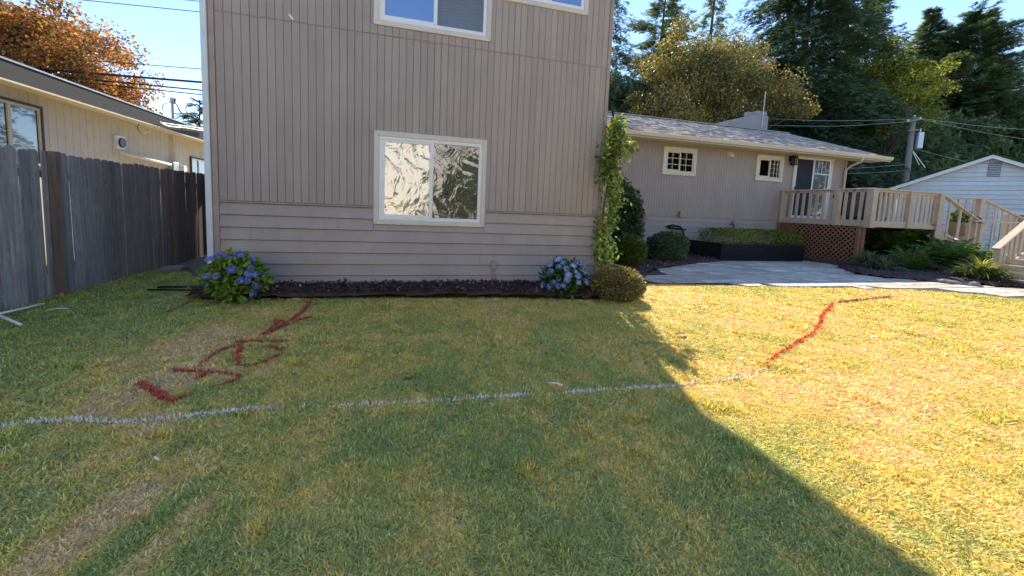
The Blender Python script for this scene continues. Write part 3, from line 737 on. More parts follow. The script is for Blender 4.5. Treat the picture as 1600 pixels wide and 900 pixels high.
# lower landing with railing toward the viewer, then the short flight to the paving
box(SX1-.1, 23.0, 6.6, 9.9, SZ1-.06, SZ1-.02).build('landing_floor', m_deck, deck)
box(SX1-.1, 23.0, 8.70, 8.74, SZ1-.24, SZ1-.062).build('rim_board', m_deck, deck)
la = at(1519, 345, 1, 8.68); lb = at(1612, 349, 1, 8.68)
rail(tuple(la), tuple(lb)); 
for i in range(7):
    x = la[0]+.28+i*.42; baluster(x, 8.70, SZ1-.10, 0, la[2]-SZ1+.06)
MB().bar((la[0], 8.70, SZ1-.02), (lb[0], 8.70, SZ1-.02), .06, .05).build('bottom_rail', m_deck, deck)
# lower flight
h0 = at(1556, 389, 1, 6.5); h1 = at(1625, 330, 1, 6.5)
rail(tuple(h0), tuple(h1), .16, .045, m_rail)
post(h0[0]+.12, 6.5, -.05, h0[2]+.02, .13)
dz = (h1[2]-h0[2])/(h1[0]-h0[0])
for i in range(1, 6): x = h0[0]+.18+i*.19; baluster(x, 6.5, .12+(x-h0[0])*dz*.8, 0, h0[2]-.16+(x-h0[0])*dz*.2)
MB().bar((h0[0]+.12, 6.47, .10), (h0[0]+1.8, 6.47, .10+1.68*dz*.85), .05, .22, (0, 0, 1)).build('stringer', m_deck, deck)
sx = 13.95
for i in range(4):
    x = sx+i*.30; zz = .15*(i+1)
    box(x-.025, x+.33, 5.0, 6.44, zz-.035, zz).build('tread', m_rail, deck, bevel=.004)
    box(x, x+.02, 5.0, 6.44, zz-.15, zz-.035).build('riser', m_deck, deck)
# near-black sheet standing in for the shade under the deck
box(13.3, 20.5, 11.4, 11.44, -.1, 1.3).build('underdeck_shade', m_dark, deck)

# things on the deck and stairs
def tp(px, py, y): return at(px, py, 1, y)
gr = thing('barbecue_grill', 'black covered barbecue grill behind the deck railing', 'grill', (14.6, 10.2, FLZ))
MB().prism([(14.05, 2.22), (14.05, 2.36), (14.2, 2.46), (14.62, 2.47), (14.78, 2.36), (14.78, 2.22)], 1, 9.9, 10.4).build('lid', m_black, gr, bevel=.03)
box(13.9, 15.0, 9.92, 10.38, 2.14, 2.22).build('side_shelf', m_rubber, gr, bevel=.01); box(14.05, 14.78, 9.95, 10.35, 1.55, 2.14).build('cabinet', m_black, gr, bevel=.01)
for x in (14.1, 14.73):
    for y in (10.0, 10.3): box(x-.03, x+.03, y-.03, y+.03, FLZ, 1.55).build('leg', m_black, gr)
m_terra = painted('tan_planter_wood', (.42, .31, .20), .8)
pl_ = thing('stair_planter', 'tan square planter with a leafy green plant on the deck stairs', 'planter', (19.0, 9.6, SZ1))
p = tp(1502, 350, 9.45)
pw = .30
pb = MB().prism([(p[0]-pw*.75, p[2]-.42), (p[0]+pw*.75, p[2]-.42), (p[0]+pw, p[2]+.05), (p[0]-pw, p[2]+.05)], 1, 9.2, 9.7); pb.build('pot', m_terra, pl_, bevel=.01)
box(p[0]-.5, p[0]+.5, 9.1, 9.8, SZ1-.02, p[2]-.42).build('stand', m_deck, pl_)
PLANT_AT = (p[0], 9.45, p[2]+.05)

# ------------------------------------------------------------------ black raised planter
m_plan = painted('black_planter_paint', (.010, .009, .014), .5, .2, dirt=.08, dirtcol=(.03, .028, .03))
pt = thing('raised_planter', 'long black ribbed raised planter below the boxwood hedge', 'planter', (10.8, 10.6, 0))
PX0, PX1, PY0, PY1, PZ = 9.2, 12.42, 9.93, 11.2, .54
box(PX0, PX0+.04, PY0, PY1+.25, 0, PZ).build('end_panel', m_plan, pt, bevel=.004); box(PX1-.04, PX1, PY0, PY1, 0, PZ).build('end_panel', m_plan, pt, bevel=.004)
for i in range(11): 
    z = .005+i*.0485; 
    for a, b_ in ((PX0+.045, 10.80), (10.84, PX1-.045)): MB().prism([(PY0, z), (PY0-.012, z+.008), (PY0-.012, z+.036), (PY0, z+.044), (PY0+.03, z+.044), (PY0+.03, z)], 0, a, b_).build('slat', m_plan, pt)
box(10.80, 10.84, PY0-.02, PY0+.03, 0, PZ).build('upright', m_plan, pt)
box(PX0+.04, PX1-.04, PY0+.05, PY1, .1, PZ-.05).build('soil', plain('potting_soil', (.03, .022, .018), .95), pt)
hr = thing('hose_hanger', 'curved black hose hanger on the wing wall above the dark round bush', 'hose hanger', (8.6, WY, 1))
hp = [tuple(at(x, y, 1, WY-.12)) for x, y in ((1042, 354), (1050, 352), (1062, 354), (1067, 360), (1069, 370), (1067, 380))]
MB().tube(hp, .035, 8).build('coil', m_rubber, hr, smooth=True); MB().tube([tuple(at(1044, 356, 1, WY-.1)), tuple(at(1072, 359, 1, WY-.1))], .03, 6).build('arm', m_black, hr)
MB().tube([tuple(at(1046, 355, 1, WY-.1)), tuple(at(1050, 352, 1, WY+.0))], .03, 6).build('bracket', m_black, hr)

# ------------------------------------------------------------------ ground, beds, paving
def sheet(name, poly, z, mt, th=.0):
    me = bpy.data.meshes.new(name); me.from_pydata([(x, y, z) for x, y in poly], [], [tuple(range(len(poly)))]); me.materials.append(mt)
    o = link(name, me); o['kind'] = 'structure'; return o
def gridsheet(name, poly, z, mt, step=.06, amp=.02, s=3.0, edge=.10):
    xs = [p[0] for p in poly]; ys = [p[1] for p in poly]; nx = int((max(xs)-min(xs))/step)+2; ny = int((max(ys)-min(ys))/step)+2
    X, Y = np.meshgrid(min(xs)+np.arange(nx)*step, min(ys)+np.arange(ny)*step); d = segdist(X, Y, poly+[poly[0]]); ins = inpoly(X, Y, poly)
    sd_ = np.where(ins, d, -d); Z = z+np.clip(sd_/edge, -1, 1)*amp+fbm(X, Y, s)*amp*1.6+fbm(X+5, Y, s*6)*amp*.5
    idx = np.arange(nx*ny).reshape(ny, nx); q = np.stack([idx[:-1, :-1], idx[:-1, 1:], idx[1:, 1:], idx[1:, :-1]], -1).reshape(-1, 4)
    keep = (sd_.ravel()[q] > -step*1.2).all(1); 
    o = link(name, npmesh(name, np.stack([X.ravel(), Y.ravel(), Z.ravel()], 1), q[keep], mt, True)); o['kind'] = 'structure'; return o
b = NB('lawn_soil'); n1 = b.noise(b.pos((1, 1, 1)), .9, 5); n2 = b.noise(b.pos((1, 1, 1)), 60, 4)
cc = b.mix(b.ramp(n1, .35, .65), (.36, .30, .12), (.50, .39, .20)); cc = b.mix(b.ramp(n2, .35, .7, 0, .5), cc, (.16, .13, .06))
m_soil = b.out(b.bsdf(cc, .95, .1, bump=n2, bs=.6, bd=.02))
gz = -.02
me = bpy.data.meshes.new('ground'); me.from_pydata([(-900, -900, gz-.01), (900, -900, gz-.01), (900, 900, gz-.01), (-900, 900, gz-.01)], [], [(0, 1, 2, 3)]); me.materials.append(m_soil)
link('ground', me)['kind'] = 'structure'
b = NB('bark_mulch'); n1 = b.noise(b.pos((1, 1, 1)), 14, 5, .7); n2 = b.noise(b.pos((1, 1, 1)), 45, 5, .7)
cc = b.mix(b.ramp(n1, .3, .7), (.055, .034, .034), (.15, .095, .085)); m_mulch = b.out(b.bsdf(cc, .9, .2, bump=n2, bs=1.0, bd=.03))
BEDF = [(-2.62, 6.42), (-2.66, 5.92), (-2.2, 5.74), (-1.2, 5.82), (0, 5.77), (1.2, 5.70), (2.1, 5.56), (2.9, 5.40), (3.4, 5.36), (3.75, 5.62), (3.6, 6.42)]
BEDC = [(3.45, 5.9), (4.05, 6.15), (4.45, 6.75), (5.0, 7.5), (5.6, 8.15), (6.6, 8.75), (7.8, 9.35), (9.15, 9.85), (9.15, 11.6), (3.3, 11.6)]
PATIO = [(4.35, 6.72), (5.6, 6.47), (7.0, 6.22), (8.6, 6.02), (10.2, 5.80), (11.0, 5.30), (11.6, 4.78), (12.6, 3.9), (17, 3.0), (17, 5.0), (13.9, 5.0), (13.9, 5.62), (13.3, 5.95), (12.3, 6.5), (11.6, 6.9), (11.3, 7.5), (12.1, 8.6), (12.9, 9.0), (12.9, 11.5), (9.2, 11.5), (7.8, 9.35), (6.6, 8.75), (5.6, 8.15), (5.0, 7.5)]
BEDD = [(11.3, 7.5), (11.6, 6.9), (12.3, 6.5), (13.3, 5.95), (13.9, 5.62), (13.9, 6.6), (19, 6.6), (21, 11.4), (12.98, 11.4), (12.9, 9.0), (12.1, 8.6)]
GRAV = [(-4.15, 8.6), (-3.7, 8.35), (-3.25, 7.6), (-2.62, 7.2), (-2.55, 16), (-4.15, 16)]
gridsheet('mulch_bed', BEDF, .035, m_mulch, .05, .040)
gridsheet('mulch_bed', BEDC, .010, m_mulch, .07, .04)
gridsheet('planting_bed', BEDD, .010, m_mulch, .09, .05)
b = NB('side_yard_gravel'); n1 = b.noise(b.pos((1, 1, 1)), 3, 5); n2 = b.noise(b.pos((1, 1, 1)), 50, 5, .8)
cc = b.mix(b.ramp(n2, .3, .7), b.mix(b.ramp(n1, .35, .65), (.09, .075, .065), (.17, .15, .135)), (.26, .24, .22)); m_grav = b.out(b.bsdf(cc, .95, .2, bump=n2, bs=1, bd=.02))
gridsheet('gravel_path', GRAV, .0, m_grav, .08, .02)
def scatter_in(poly, n, r=rng):
    xs = [p[0] for p in poly]; ys = [p[1] for p in poly]; X = r.uniform(min(xs), max(xs), n*3); Y = r.uniform(min(ys), max(ys), n*3)
    k = inpoly(X, Y, poly); return X[k][:n], Y[k][:n]
b = NB('bark_chip'); ri = b.n('ShaderNodeNewGeometry').outputs['Random Per Island']; cr = b.n('ShaderNodeValToRGB'); b.l(ri, cr.inputs[0]); e = cr.color_ramp.elements
e[0].color = (.05, .03, .03, 1); e[1].color = (.20, .12, .105, 1); x_ = e.new(.955); x_.color = (.09, .05, .04, 1); x_ = e.new(.97); x_.color = (.34, .26, .20, 1); e[-1].color = (.34, .26, .2, 1)
m_chip = b.out(b.bsdf(cr.outputs[0], .9, .2))
for nm, poly, n, z in (('mulch_chips', BEDF, 9000, .085), ('mulch_chips', BEDC, 9000, .065), ('mulch_chips', BEDD, 7000, .075)):
    X, Y = scatter_in(poly, n); k = len(X); dd = rdir(k); dd[:, 2] *= .6
    V, Fc = scatter(DIA*np.array([1, 1, 1]), DIA_F, np.stack([X, Y, z+rng.uniform(0, .045, k)], 1), dd, rdir(k)*.5+np.array([0, 0, 1.0]), rng.uniform(.025, .075, k))
    link(nm, npmesh(nm, V, Fc, m_chip))['kind'] = 'stuff'
# flagstone patio
b = NB('patio_mortar'); n2 = b.noise(b.pos((1, 1, 1)), 30, 5, .7); m_mort = b.out(b.bsdf(b.mix(b.ramp(n2, .3, .7), (.06, .055, .05), (.13, .12, .10)), .95, .1, bump=n2, bs=.8, bd=.01))
patio = sheet('patio', PATIO, .004, m_mort); patio['kind'] = 'structure'
b = NB('grey_flagstone'); oi = b.n('ShaderNodeObjectInfo').outputs['Random']; n1 = b.noise(b.pos((.8, 3.0, 1)), 2.2, 6, .7, .6); n2 = b.noise(b.pos((1, 1, 1)), 26, 6, .7)
cc = b.mix(oi, (.48, .42, .35), (.88, .79, .68)); cc = b.mix(b.ramp(n1, .40, .60, 0, .85), cc, (.34, .30, .26)); cc = b.mix(b.ramp(n2, .5, .75, 0, .45), cc, (.66, .62, .55))
m_flag = b.out(b.bsdf(cc, .75, .35, bump=n2, bs=.6, bd=.008))
gy = 2.9; row_ = 0; cnt = 0
while gy < 11.5:
    hh = random.choice((.34, .42, .5, .6)); gx = 4.2+random.random()*.4
    while gx < 17:
        ww = random.choice((.45, .6, .75, .95, 1.1)); g_ = .022
        q = [(gx+g_, gy+g_), (gx+ww-g_, gy+g_), (gx+ww-g_, gy+hh-g_), (gx+g_, gy+hh-g_)]
        ctr = (gx+ww/2, gy+hh/2)
        ok = [bool(inpoly(np.array([a]), np.array([b2]), PATIO)[0]) for a, b2 in q]
        if all(ok) or (sum(ok) >= 2 and bool(inpoly(np.array([ctr[0]]), np.array([ctr[1]]), PATIO)[0])):
            qq = [(a+random.uniform(-.012, .012), b2+random.uniform(-.010, .010)) if o1 else (a+(ctr[0]-a)*.45, b2+(ctr[1]-b2)*.45) for (a, b2), o1 in zip(q, ok)]
            t = .018+random.random()*.007
            MB().prism(qq, 2, .0, t).build('flagstone', m_flag, patio, bevel=.004); cnt += 1
        gx += ww
    gy += hh
# edging stones along the bed
m_rock = painted('edging_rock', (.22, .21, .20), .85, .25, dirt=.3)
import bmesh
def rock(loc, s, parent=None, name='rock', mt=None, seed=0):
    bm = bmesh.new(); bmesh.ops.create_icosphere(bm, subdivisions=2, radius=1); r = random.Random(seed)
    ph = [r.uniform(0, 6) for _ in range(6)]
    for v in bm.verts:
        k = 1+.16*math.sin(3*v.co.x+ph[0])+.13*math.sin(4*v.co.y+ph[1])+.1*math.sin(5*v.co.z+ph[2])+.05*math.sin(9*v.co.x+7*v.co.y+ph[3])
        v.co = Vector((v.co.x*s[0]*k, v.co.y*s[1]*k, v.co.z*s[2]*k))
    me = bpy.data.meshes.new(name); bm.to_mesh(me); bm.free(); me.materials.append(mt or m_rock)
    o = link(name, me, parent, Vector(loc)-(WO[parent.name] if parent else Vector())); o.rotation_euler = (0, 0, r.uniform(0, 3)); return o
rk = thing('rock_edging', 'row of flat grey rocks edging the planting bed beside the paving', 'rock edging', (12.4, 6.6, 0))
for i, (px, py, s_) in enumerate([(1466, 441, .17), (1480, 443, .20), (1495, 445, .22), (1511, 446, .18), (1521, 448, .17), (1450, 439, .16), (1437, 437, .20), (1420, 434, .22), (1402, 431, .20), (1385, 428, .22), (1370, 425, .2), (1474, 437, .15), (1500, 439, .16)]):
    g_ = gnd(px, py); rock((g_[0], g_[1], .03), (s_, s_*.7, .06+.012*(i % 3)), rk, seed=i)
for i in range(7):
    rock((13.9+i*.42, 8.2-.1*(i % 3), .06), (.2, .16, .08), rk, seed=40+i)
# buried timber edging beside the left hydrangea
e0 = gnd(246, 452); e1 = gnd(318, 451)
te = thing('timber_edging', 'low black edging strips lying in the grass left of the left hydrangea', 'edging', (e0[0], e0[1], 0))
MB().bar((e0[0], e0[1], .03), (e1[0], e1[1], .030), .02, .03).build('strip', m_rubber, te); e0 = gnd(230, 456); e1 = gnd(316, 456)
MB().bar((e0[0], e0[1], .03), (e1[0], e1[1], .022), .015, .02).build('strip', m_black, te)
# foundation block by the fence end
bl_ = gnd(272, 424); box(bl_[0]-.14, bl_[0]+.14, bl_[1]-.1, bl_[1]+.1, .0, .09).build('concrete_block', m_concrete, None, bevel=.01, org=(bl_[0], bl_[1], 0))
tag(bpy.data.objects['concrete_block'], 'small grey concrete block at the foot of the second fence post', 'block')
# two white plastic pipes on the grass
for (p0, p1, z0, lab) in (((-30, 505), (69, 480), .05, 'longer white plastic pipe on the grass pointing toward the fence'), ((-25, 489), (33, 513), .045, 'shorter white plastic pipe on the grass pointing toward the viewer')):
    a = gnd(*p0); b2 = gnd(*p1); o = MB().tube([(a[0], a[1], z0), (b2[0], b2[1], z0-.01)], .0125, 10).build('plastic_pipe', m_vinyl, None, smooth=True, org=(b2[0], b2[1], 0)); tag(o, lab, 'pipe', 'white pipes on the grass')

# ------------------------------------------------------------------ lawn
LAWN_EDGE = [(-2.66, 5.92), (-2.2, 5.74), (-1.2, 5.82), (0, 5.77), (1.2, 5.70), (2.1, 5.56), (2.9, 5.40), (3.4, 5.36), (3.78, 5.62), (4.05, 6.12), (4.35, 6.70)]
def cam_z(x, y): return CM[2][0]*x+CM[2][1]*y+CM[2][2]*(0-EYE)
def in_view(x, y, m=.30):
    q = np.stack([x, y, np.full_like(x, -EYE)], 0); r = CM@q; u = r[0]/np.maximum(r[2], 1e-3)*F+CX; v = r[1]/np.maximum(r[2], 1e-3)*F+CY
    return (r[2] > .15) & (u > -1600*m) & (u < 1600*(1+m)) & (v < 900*(1+m*1.3))
def lawn_ok(x, y):
    k = (x > -4.13) & (x < 18)
    for p in (BEDF, BEDC, PATIO, BEDD, GRAV): k &= ~inpoly(x, y, p)
    k &= ~((x > XL-.1) & (x < XR+.1) & (y > D-.35)); k &= (y < 6.9) | (x < -2.6); k &= ~((y > 6.6) & (x > 4.2)) 
    return k
def G(px, py): g_ = gnd(px, py); return (g_[0], g_[1])
WHITE = [G(*p) for p in [(-60, 676), (0, 667), (60, 660), (120, 656), (160, 660), (230, 657), (300, 650), (345, 645), (380, 640), (450, 636), (520, 635), (580, 633), (640, 629), (700, 626), (760, 621), (860, 616), (900, 613), (960, 609), (1047, 604), (1100, 597), (1150, 591), (1178, 583), (1195, 576)]]
RED = {
 'v': [[(217, 597), (234, 607), (257, 622), (276, 625), (299, 616)], [(240, 607), (262, 624), (280, 627)]],
 'seven': [[(268, 578), (292, 580), (325, 581), (357, 583), (379, 589)], [(377, 590), (357, 597), (330, 608)], [(305, 592), (322, 583)]],
 'hook': [[(309, 573), (325, 560), (344, 547), (364, 541), (379, 539)], [(377, 540), (371, 553), (372, 570), (396, 571), (419, 563), (439, 553), (440, 545), (419, 541)], [(367, 536), (390, 533), (452, 533)]],
 'arrow': [[(485, 470), (478, 482), (455, 501), (432, 513), (412, 523)], [(411, 523), (432, 507), (431, 500), (446, 503)], [(412, 523), (461, 503), (487, 495)]],
 'far': [[(1199, 574), (1199, 567), (1222, 550), (1250, 533), (1271, 521), (1283, 505), (1283, 496), (1302, 475)]],
 'faint': [[(253, 491), (282, 479), (312, 466)]],
 'fade': [[(1305, 473), (1345, 469), (1392, 464)]]}
REDG = {k: [[G(*p) for p in pl_2] for pl_2 in v] for k, v in RED.items()}
RW = {'v': .030, 'seven': .021, 'hook': .019, 'arrow': .018, 'far': .0095, 'faint': .020, 'fade': .05}
pts = []
for d0, d1, rho in ((0, 2.2, 5200), (2.2, 3.6, 3400), (3.6, 6, 1900), (6, 9.5, 950), (9.5, 20, 420)):
    A_ = (-4.3, 18, -.5, 9.0); n = int((A_[1]-A_[0])*(A_[3]-A_[2])*rho); X = rng.uniform(A_[0], A_[1], n); Y = rng.uniform(A_[2], A_[3], n)
    dd = np.hypot(X, Y); k = (dd >= d0) & (dd < d1); X, Y = X[k], Y[k]; k = in_view(X, Y); X, Y = X[k], Y[k]; k = lawn_ok(X, Y); X, Y = X[k], Y[k]
    pts.append((X, Y, np.full(len(X), (rho/5200)**-.36)))
# a band of unmown grass strands along the bed and fence edges
LX = np.concatenate([p[0] for p in pts]); LY = np.concatenate([p[1] for p in pts]); LS = np.concatenate([p[2] for p in pts])
def gauss(px, py, sx, sy, rot=0.0):
    g_ = gnd(px, py); dx, dy = LX-g_[0], LY-g_[1]; cr_, sr = math.cos(rot), math.sin(rot); u, v = dx*cr_+dy*sr, -dx*sr+dy*cr_
    return np.exp(-.5*((u/sx)**2+(v/sy)**2))
def lawn_fields():
    n1 = fbm(LX, LY, .8, 5); n2 = fbm(LX+31, LY+7, 3.2, 4); n3 = fbm(LX-11, LY+3, 9.0, 3)
    dry = .575+(n1-.5)*.70+(n2-.5)*.85+(n3-.5)*.9
    dry -= .60*np.clip((-2.1-LX+.28*(LY-4))/.9, 0, 1)*np.clip((LY-2.6)/1.0, 0, 1)
    dry += .16*np.clip((LX-2.2)/2, 0, 1)+.04  # right side drier, with the sunlit lawn's golden glow put into its colour
    for a, k in (((300, 530, .20, .60, -.35), .75), ((205, 620, .20, .40, -.3), .75), ((150, 820, .10, .34, -.35), .95), ((235, 860, .05, .22, -.2), .8), ((195, 700, .13, .25, -.2), .65), ((560, 560, .5, .35), .12),
                 ((330, 800, .18, .2), .2), ((1190, 610, .6, .35), .25), ((1500, 560, 1.2, .4), .18), ((1390, 463, .5, .15), .35), ((1330, 640, .6, .3), .15), ((1000, 540, .4, .3), .15)):
        dry = dry+k*gauss(*a)
    for a, k in (((50, 590, .5, .5), .25), ((660, 596, .16, .12), .8), ((210, 840, .05, .30, -.35), .8), ((40, 690, .3, .3), .35), ((330, 610, .15, .12), .45), ((560, 690, .15, .12), .35), ((430, 600, .3, .2), .2), ((1100, 640, .3, .3), .15),
                 ((700, 700, .35, .25), .25), ((1530, 640, .5, .3), .2), ((1200, 455, 1.0, .25), .3), ((1560, 470, .8, .3), .3), ((350, 470, 1.0, .2), .25), ((420, 470, 1.2, .15), .2)):
        dry = dry-k*gauss(*a)
    return np.clip(dry, 0, 1), n2, n3
DRY, N2, N3 = lawn_fields()
# bare soil patch
soil = gauss(638, 590, .065, .05)
edge = np.minimum(segdist(LX, LY, LAWN_EDGE), np.where(LX < -3.6, np.abs(LX+4.13), 9))
HGT = (.80+.5*(N3-.3))*(1.06-.36*DRY)*(1+.9*np.clip((vnoise(LX, LY, 6)-.80)*7, 0, 1))*(1+.35*np.exp(-edge/.08))*(1-.8*np.clip(soil*1.5, 0, 1))
wd_ = segdist(LX, LY, WHITE); jit = rng.uniform(.55, 1.35, len(LX))
wthick = .024*(.55+.9*vnoise(LX, LY, 2.3))*(1+1.1*gauss(322, 648, .10, .06)+.7*gauss(125, 657, .06, .05)); wthick *= np.where(LX > 2.35, .7, 1)
isW = wd_ < wthick*.30
mark = np.zeros(len(LX), int); mark[isW] = 1
keys = list(REDG)
for i, kk in enumerate(keys):
    d_ = np.full(len(LX), 9.0)
    for pl_2 in REDG[kk]: d_ = np.minimum(d_, segdist(LX, LY, pl_2))
    pr = {'faint': .35, 'fade': .12, 'hook': .80}.get(kk, .95)
    mark[(d_ < RW[kk]*.4) & (rng.random(len(LX)) < pr) & (mark == 0)] = 2+i
# tuft templates
def tuft(seed, nbl=11, rad=.025, h=.034, w_=.0030, lean=1.15):
    r = np.random.default_rng(seed); V = []; Fc = []
    for i in range(nbl):
        a = r.uniform(0, 6.28); q = rad*math.sqrt(r.random()); bx, by = q*math.cos(a), q*math.sin(a); az = r.uniform(0, 6.28); ln_ = lean*r.uniform(.25, 1.5); hh = h*r.uniform(.55, 1.25)
        dx, dy = math.cos(az), math.sin(az); sx, sy = -dy, dx; w1 = w_*r.uniform(.7, 1.3); k = len(V)
        for t, ww in ((0, 1), (.4, .95), (.75, .65)):
            out_ = hh*ln_*t*t*1.1; z = hh*(t-.28*ln_*t*t)
            V += [[bx+dx*out_+sx*w1*ww, by+dy*out_+sy*w1*ww, z-.004], [bx+dx*out_-sx*w1*ww, by+dy*out_-sy*w1*ww, z-.004]]
        V.append([bx+dx*hh*ln_*1.1, by+dy*hh*ln_*1.1, hh*(1-.28*ln_)-.004])
        Fc += [[k, k+1, k+3], [k, k+3, k+2], [k+2, k+3, k+5], [k+2, k+5, k+4], [k+4, k+5, k+6]]
    return np.array(V), np.array(Fc)
def grass_mat(name):
    b = NB(name); dr_ = b.n('ShaderNodeAttribute', attribute_type='INSTANCER', attribute_name='dry').outputs['Fac']
    oi = b.n('ShaderNodeObjectInfo').outputs['Random']; ri = b.n('ShaderNodeNewGeometry').outputs['Random Per Island']
    rr = b.math('FRACT', b.math('ADD', ri, b.math('MULTIPLY', oi, 7.31)))
    r2 = b.math('FRACT', b.math('MULTIPLY', rr, 13.7))
    th = b.math('SUBTRACT', b.math('ADD', dr_, b.math('MULTIPLY', b.math('SUBTRACT', rr, .5), .85)), .5)
    f = b.ramp(th, -.22, .22)
    green = b.mix(r2, (.39, .49, .15), (.72, .74, .28)); straw = b.mix(r2, (.97, .76, .20), (1.0, .87, .37)); straw = b.mix(b.ramp(dr_, .85, 1.0), straw, b.mix(r2, (.98, .72, .36), (1.0, .88, .54)))
    cc = b.mix(f, green, straw)
    r3 = b.math('FRACT', b.math('MULTIPLY', rr, 31.1)); k3 = b.ramp(r3, 0, 1, .55, 1.3); cb3 = b.n('ShaderNodeCombineXYZ'); [b.l(k3, cb3.inputs[i_]) for i_ in range(3)]
    cc = b.mix(1.0, cc, cb3.outputs[0], 'MULTIPLY')
    p = b.bsdf(cc, .45, .35); t = b.n('ShaderNodeBsdfTranslucent'); b.l(b.mix(1.0, cc, (1.1, 1.0, .42), 'MULTIPLY'), t.inputs[0])
    mx = b.n('ShaderNodeMixShader'); mx.inputs[0].default_value = .42; b.l(p, mx.inputs[1]); b.l(t.outputs[0], mx.inputs[2])
    return b.out(mx.outputs[0])
m_grass = grass_mat('grass_blade')
protoC = bpy.data.collections.new('grass_tufts')
TT = []
for i in range(7):
    V, Fc = tuft(100+i, lean=.7+.12*i); TT.append((V, Fc)); o = bpy.data.objects.new('grass_tuft', npmesh('grass_tuft', V, Fc, m_grass)); protoC.objects.link(o)
k = mark == 0; k &= rng.random(len(LX)) > np.clip(soil*1.3, 0, .93)
Zg = .006*(fbm(LX, LY, 2.0)-.5)
me = bpy.data.meshes.new('lawn_grass'); n = int(k.sum()); me.vertices.add(n)
me.vertices.foreach_set('co', np.stack([LX[k], LY[k], (Zg-.018)[k]], 1).astype(np.float32).ravel())
for nm, arr in (('dry', DRY), ('tall', HGT*LS**.5), ('wide', LS)):
    at_ = me.attributes.new(nm, 'FLOAT', 'POINT'); at_.data.foreach_set('value', arr[k].astype(np.float32))
lawn = link('lawn_grass', me); lawn['kind'] = 'stuff'; lawn['label'] = 'patchy green and straw-coloured mown lawn'; lawn['category'] = 'grass'
print('tufts', n)
ng = bpy.data.node_groups.new('grow_grass', 'GeometryNodeTree')
ng.interface.new_socket('Geometry', in_out='INPUT', socket_type='NodeSocketGeometry'); ng.interface.new_socket('Geometry', in_out='OUTPUT', socket_type='NodeSocketGeometry')
gi = ng.nodes.new('NodeGroupInput'); go = ng.nodes.new('NodeGroupOutput'); m2p = ng.nodes.new('GeometryNodeMeshToPoints'); iop = ng.nodes.new('GeometryNodeInstanceOnPoints')
ci = ng.nodes.new('GeometryNodeCollectionInfo'); ci.inputs[0].default_value = protoC; ci.inputs[1].default_value = True; ci.inputs[2].default_value = True
def rv_(ty, lo, hi, seed):
    x = ng.nodes.new('FunctionNodeRandomValue'); x.data_type = ty
    socks = [s_ for s_ in x.inputs if s_.enabled]; socks[0].default_value = lo; socks[1].default_value = hi
    for s_ in socks:
        if s_.name == 'Seed': s_.default_value = seed
    return [s_ for s_ in x.outputs if s_.enabled][0]
rot = rv_('FLOAT_VECTOR', (-.12, -.12, 0), (.12, .12, 6.283), 3)
cx_ = ng.nodes.new('ShaderNodeCombineXYZ'); na = []
for nm in ('wide', 'tall'):
    x = ng.nodes.new('GeometryNodeInputNamedAttribute'); x.data_type = 'FLOAT'; x.inputs[0].default_value = nm; na.append([s_ for s_ in x.outputs if s_.enabled][0])
ng.links.new(na[0], cx_.inputs[0]); ng.links.new(na[0], cx_.inputs[1]); ng.links.new(na[1], cx_.inputs[2])
ng.links.new(gi.outputs[0], m2p.inputs[0]); ng.links.new(m2p.outputs[0], iop.inputs[0]); ng.links.new(ci.outputs[0], iop.inputs['Instance']); iop.inputs['Pick Instance'].default_value = True
ng.links.new(rot, iop.inputs['Rotation']); ng.links.new(cx_.outputs[0], iop.inputs['Scale']); ng.links.new(iop.outputs[0], go.inputs[0])
md = lawn.modifiers.new('grow', 'NODES'); md.node_group = ng

# painted blades: spray paint sits on the grass itself
def paint_mat(name, a, bb, grass_part=.12):
    b = NB(name); ri = b.n('ShaderNodeNewGeometry').outputs['Random Per Island']
    cc = b.mix(b.ramp(ri, 0, 1), a, bb); cc = b.mix(b.ramp(b.math('FRACT', b.math('MULTIPLY', ri, 17.3)), 1-grass_part, 1-grass_part+.01), cc, (.22, .20, .08))
    return b.out(b.bsdf(cc, .7, .3))
m_red = paint_mat('red_marking_paint', (.48, .05, .04), (.75, .15, .12), .18)
m_redl = paint_mat('sunlit_red_marking_paint', (.85, .08, .03), (1.0, .18, .07), .10)  # same red made brighter, standing in for sunlight on the far line
m_redf = paint_mat('faded_red_paint', (.50, .16, .09), (.62, .26, .14), .3)
m_wp = paint_mat('white_marking_paint', (.84, .81, .74), (1.0, .98, .93), .15)
PT = []
for i in range(6):
    rg_ = np.random.default_rng(300+i); PT.append(tuft(300+i, 4, .005, .036, .0026, .55))
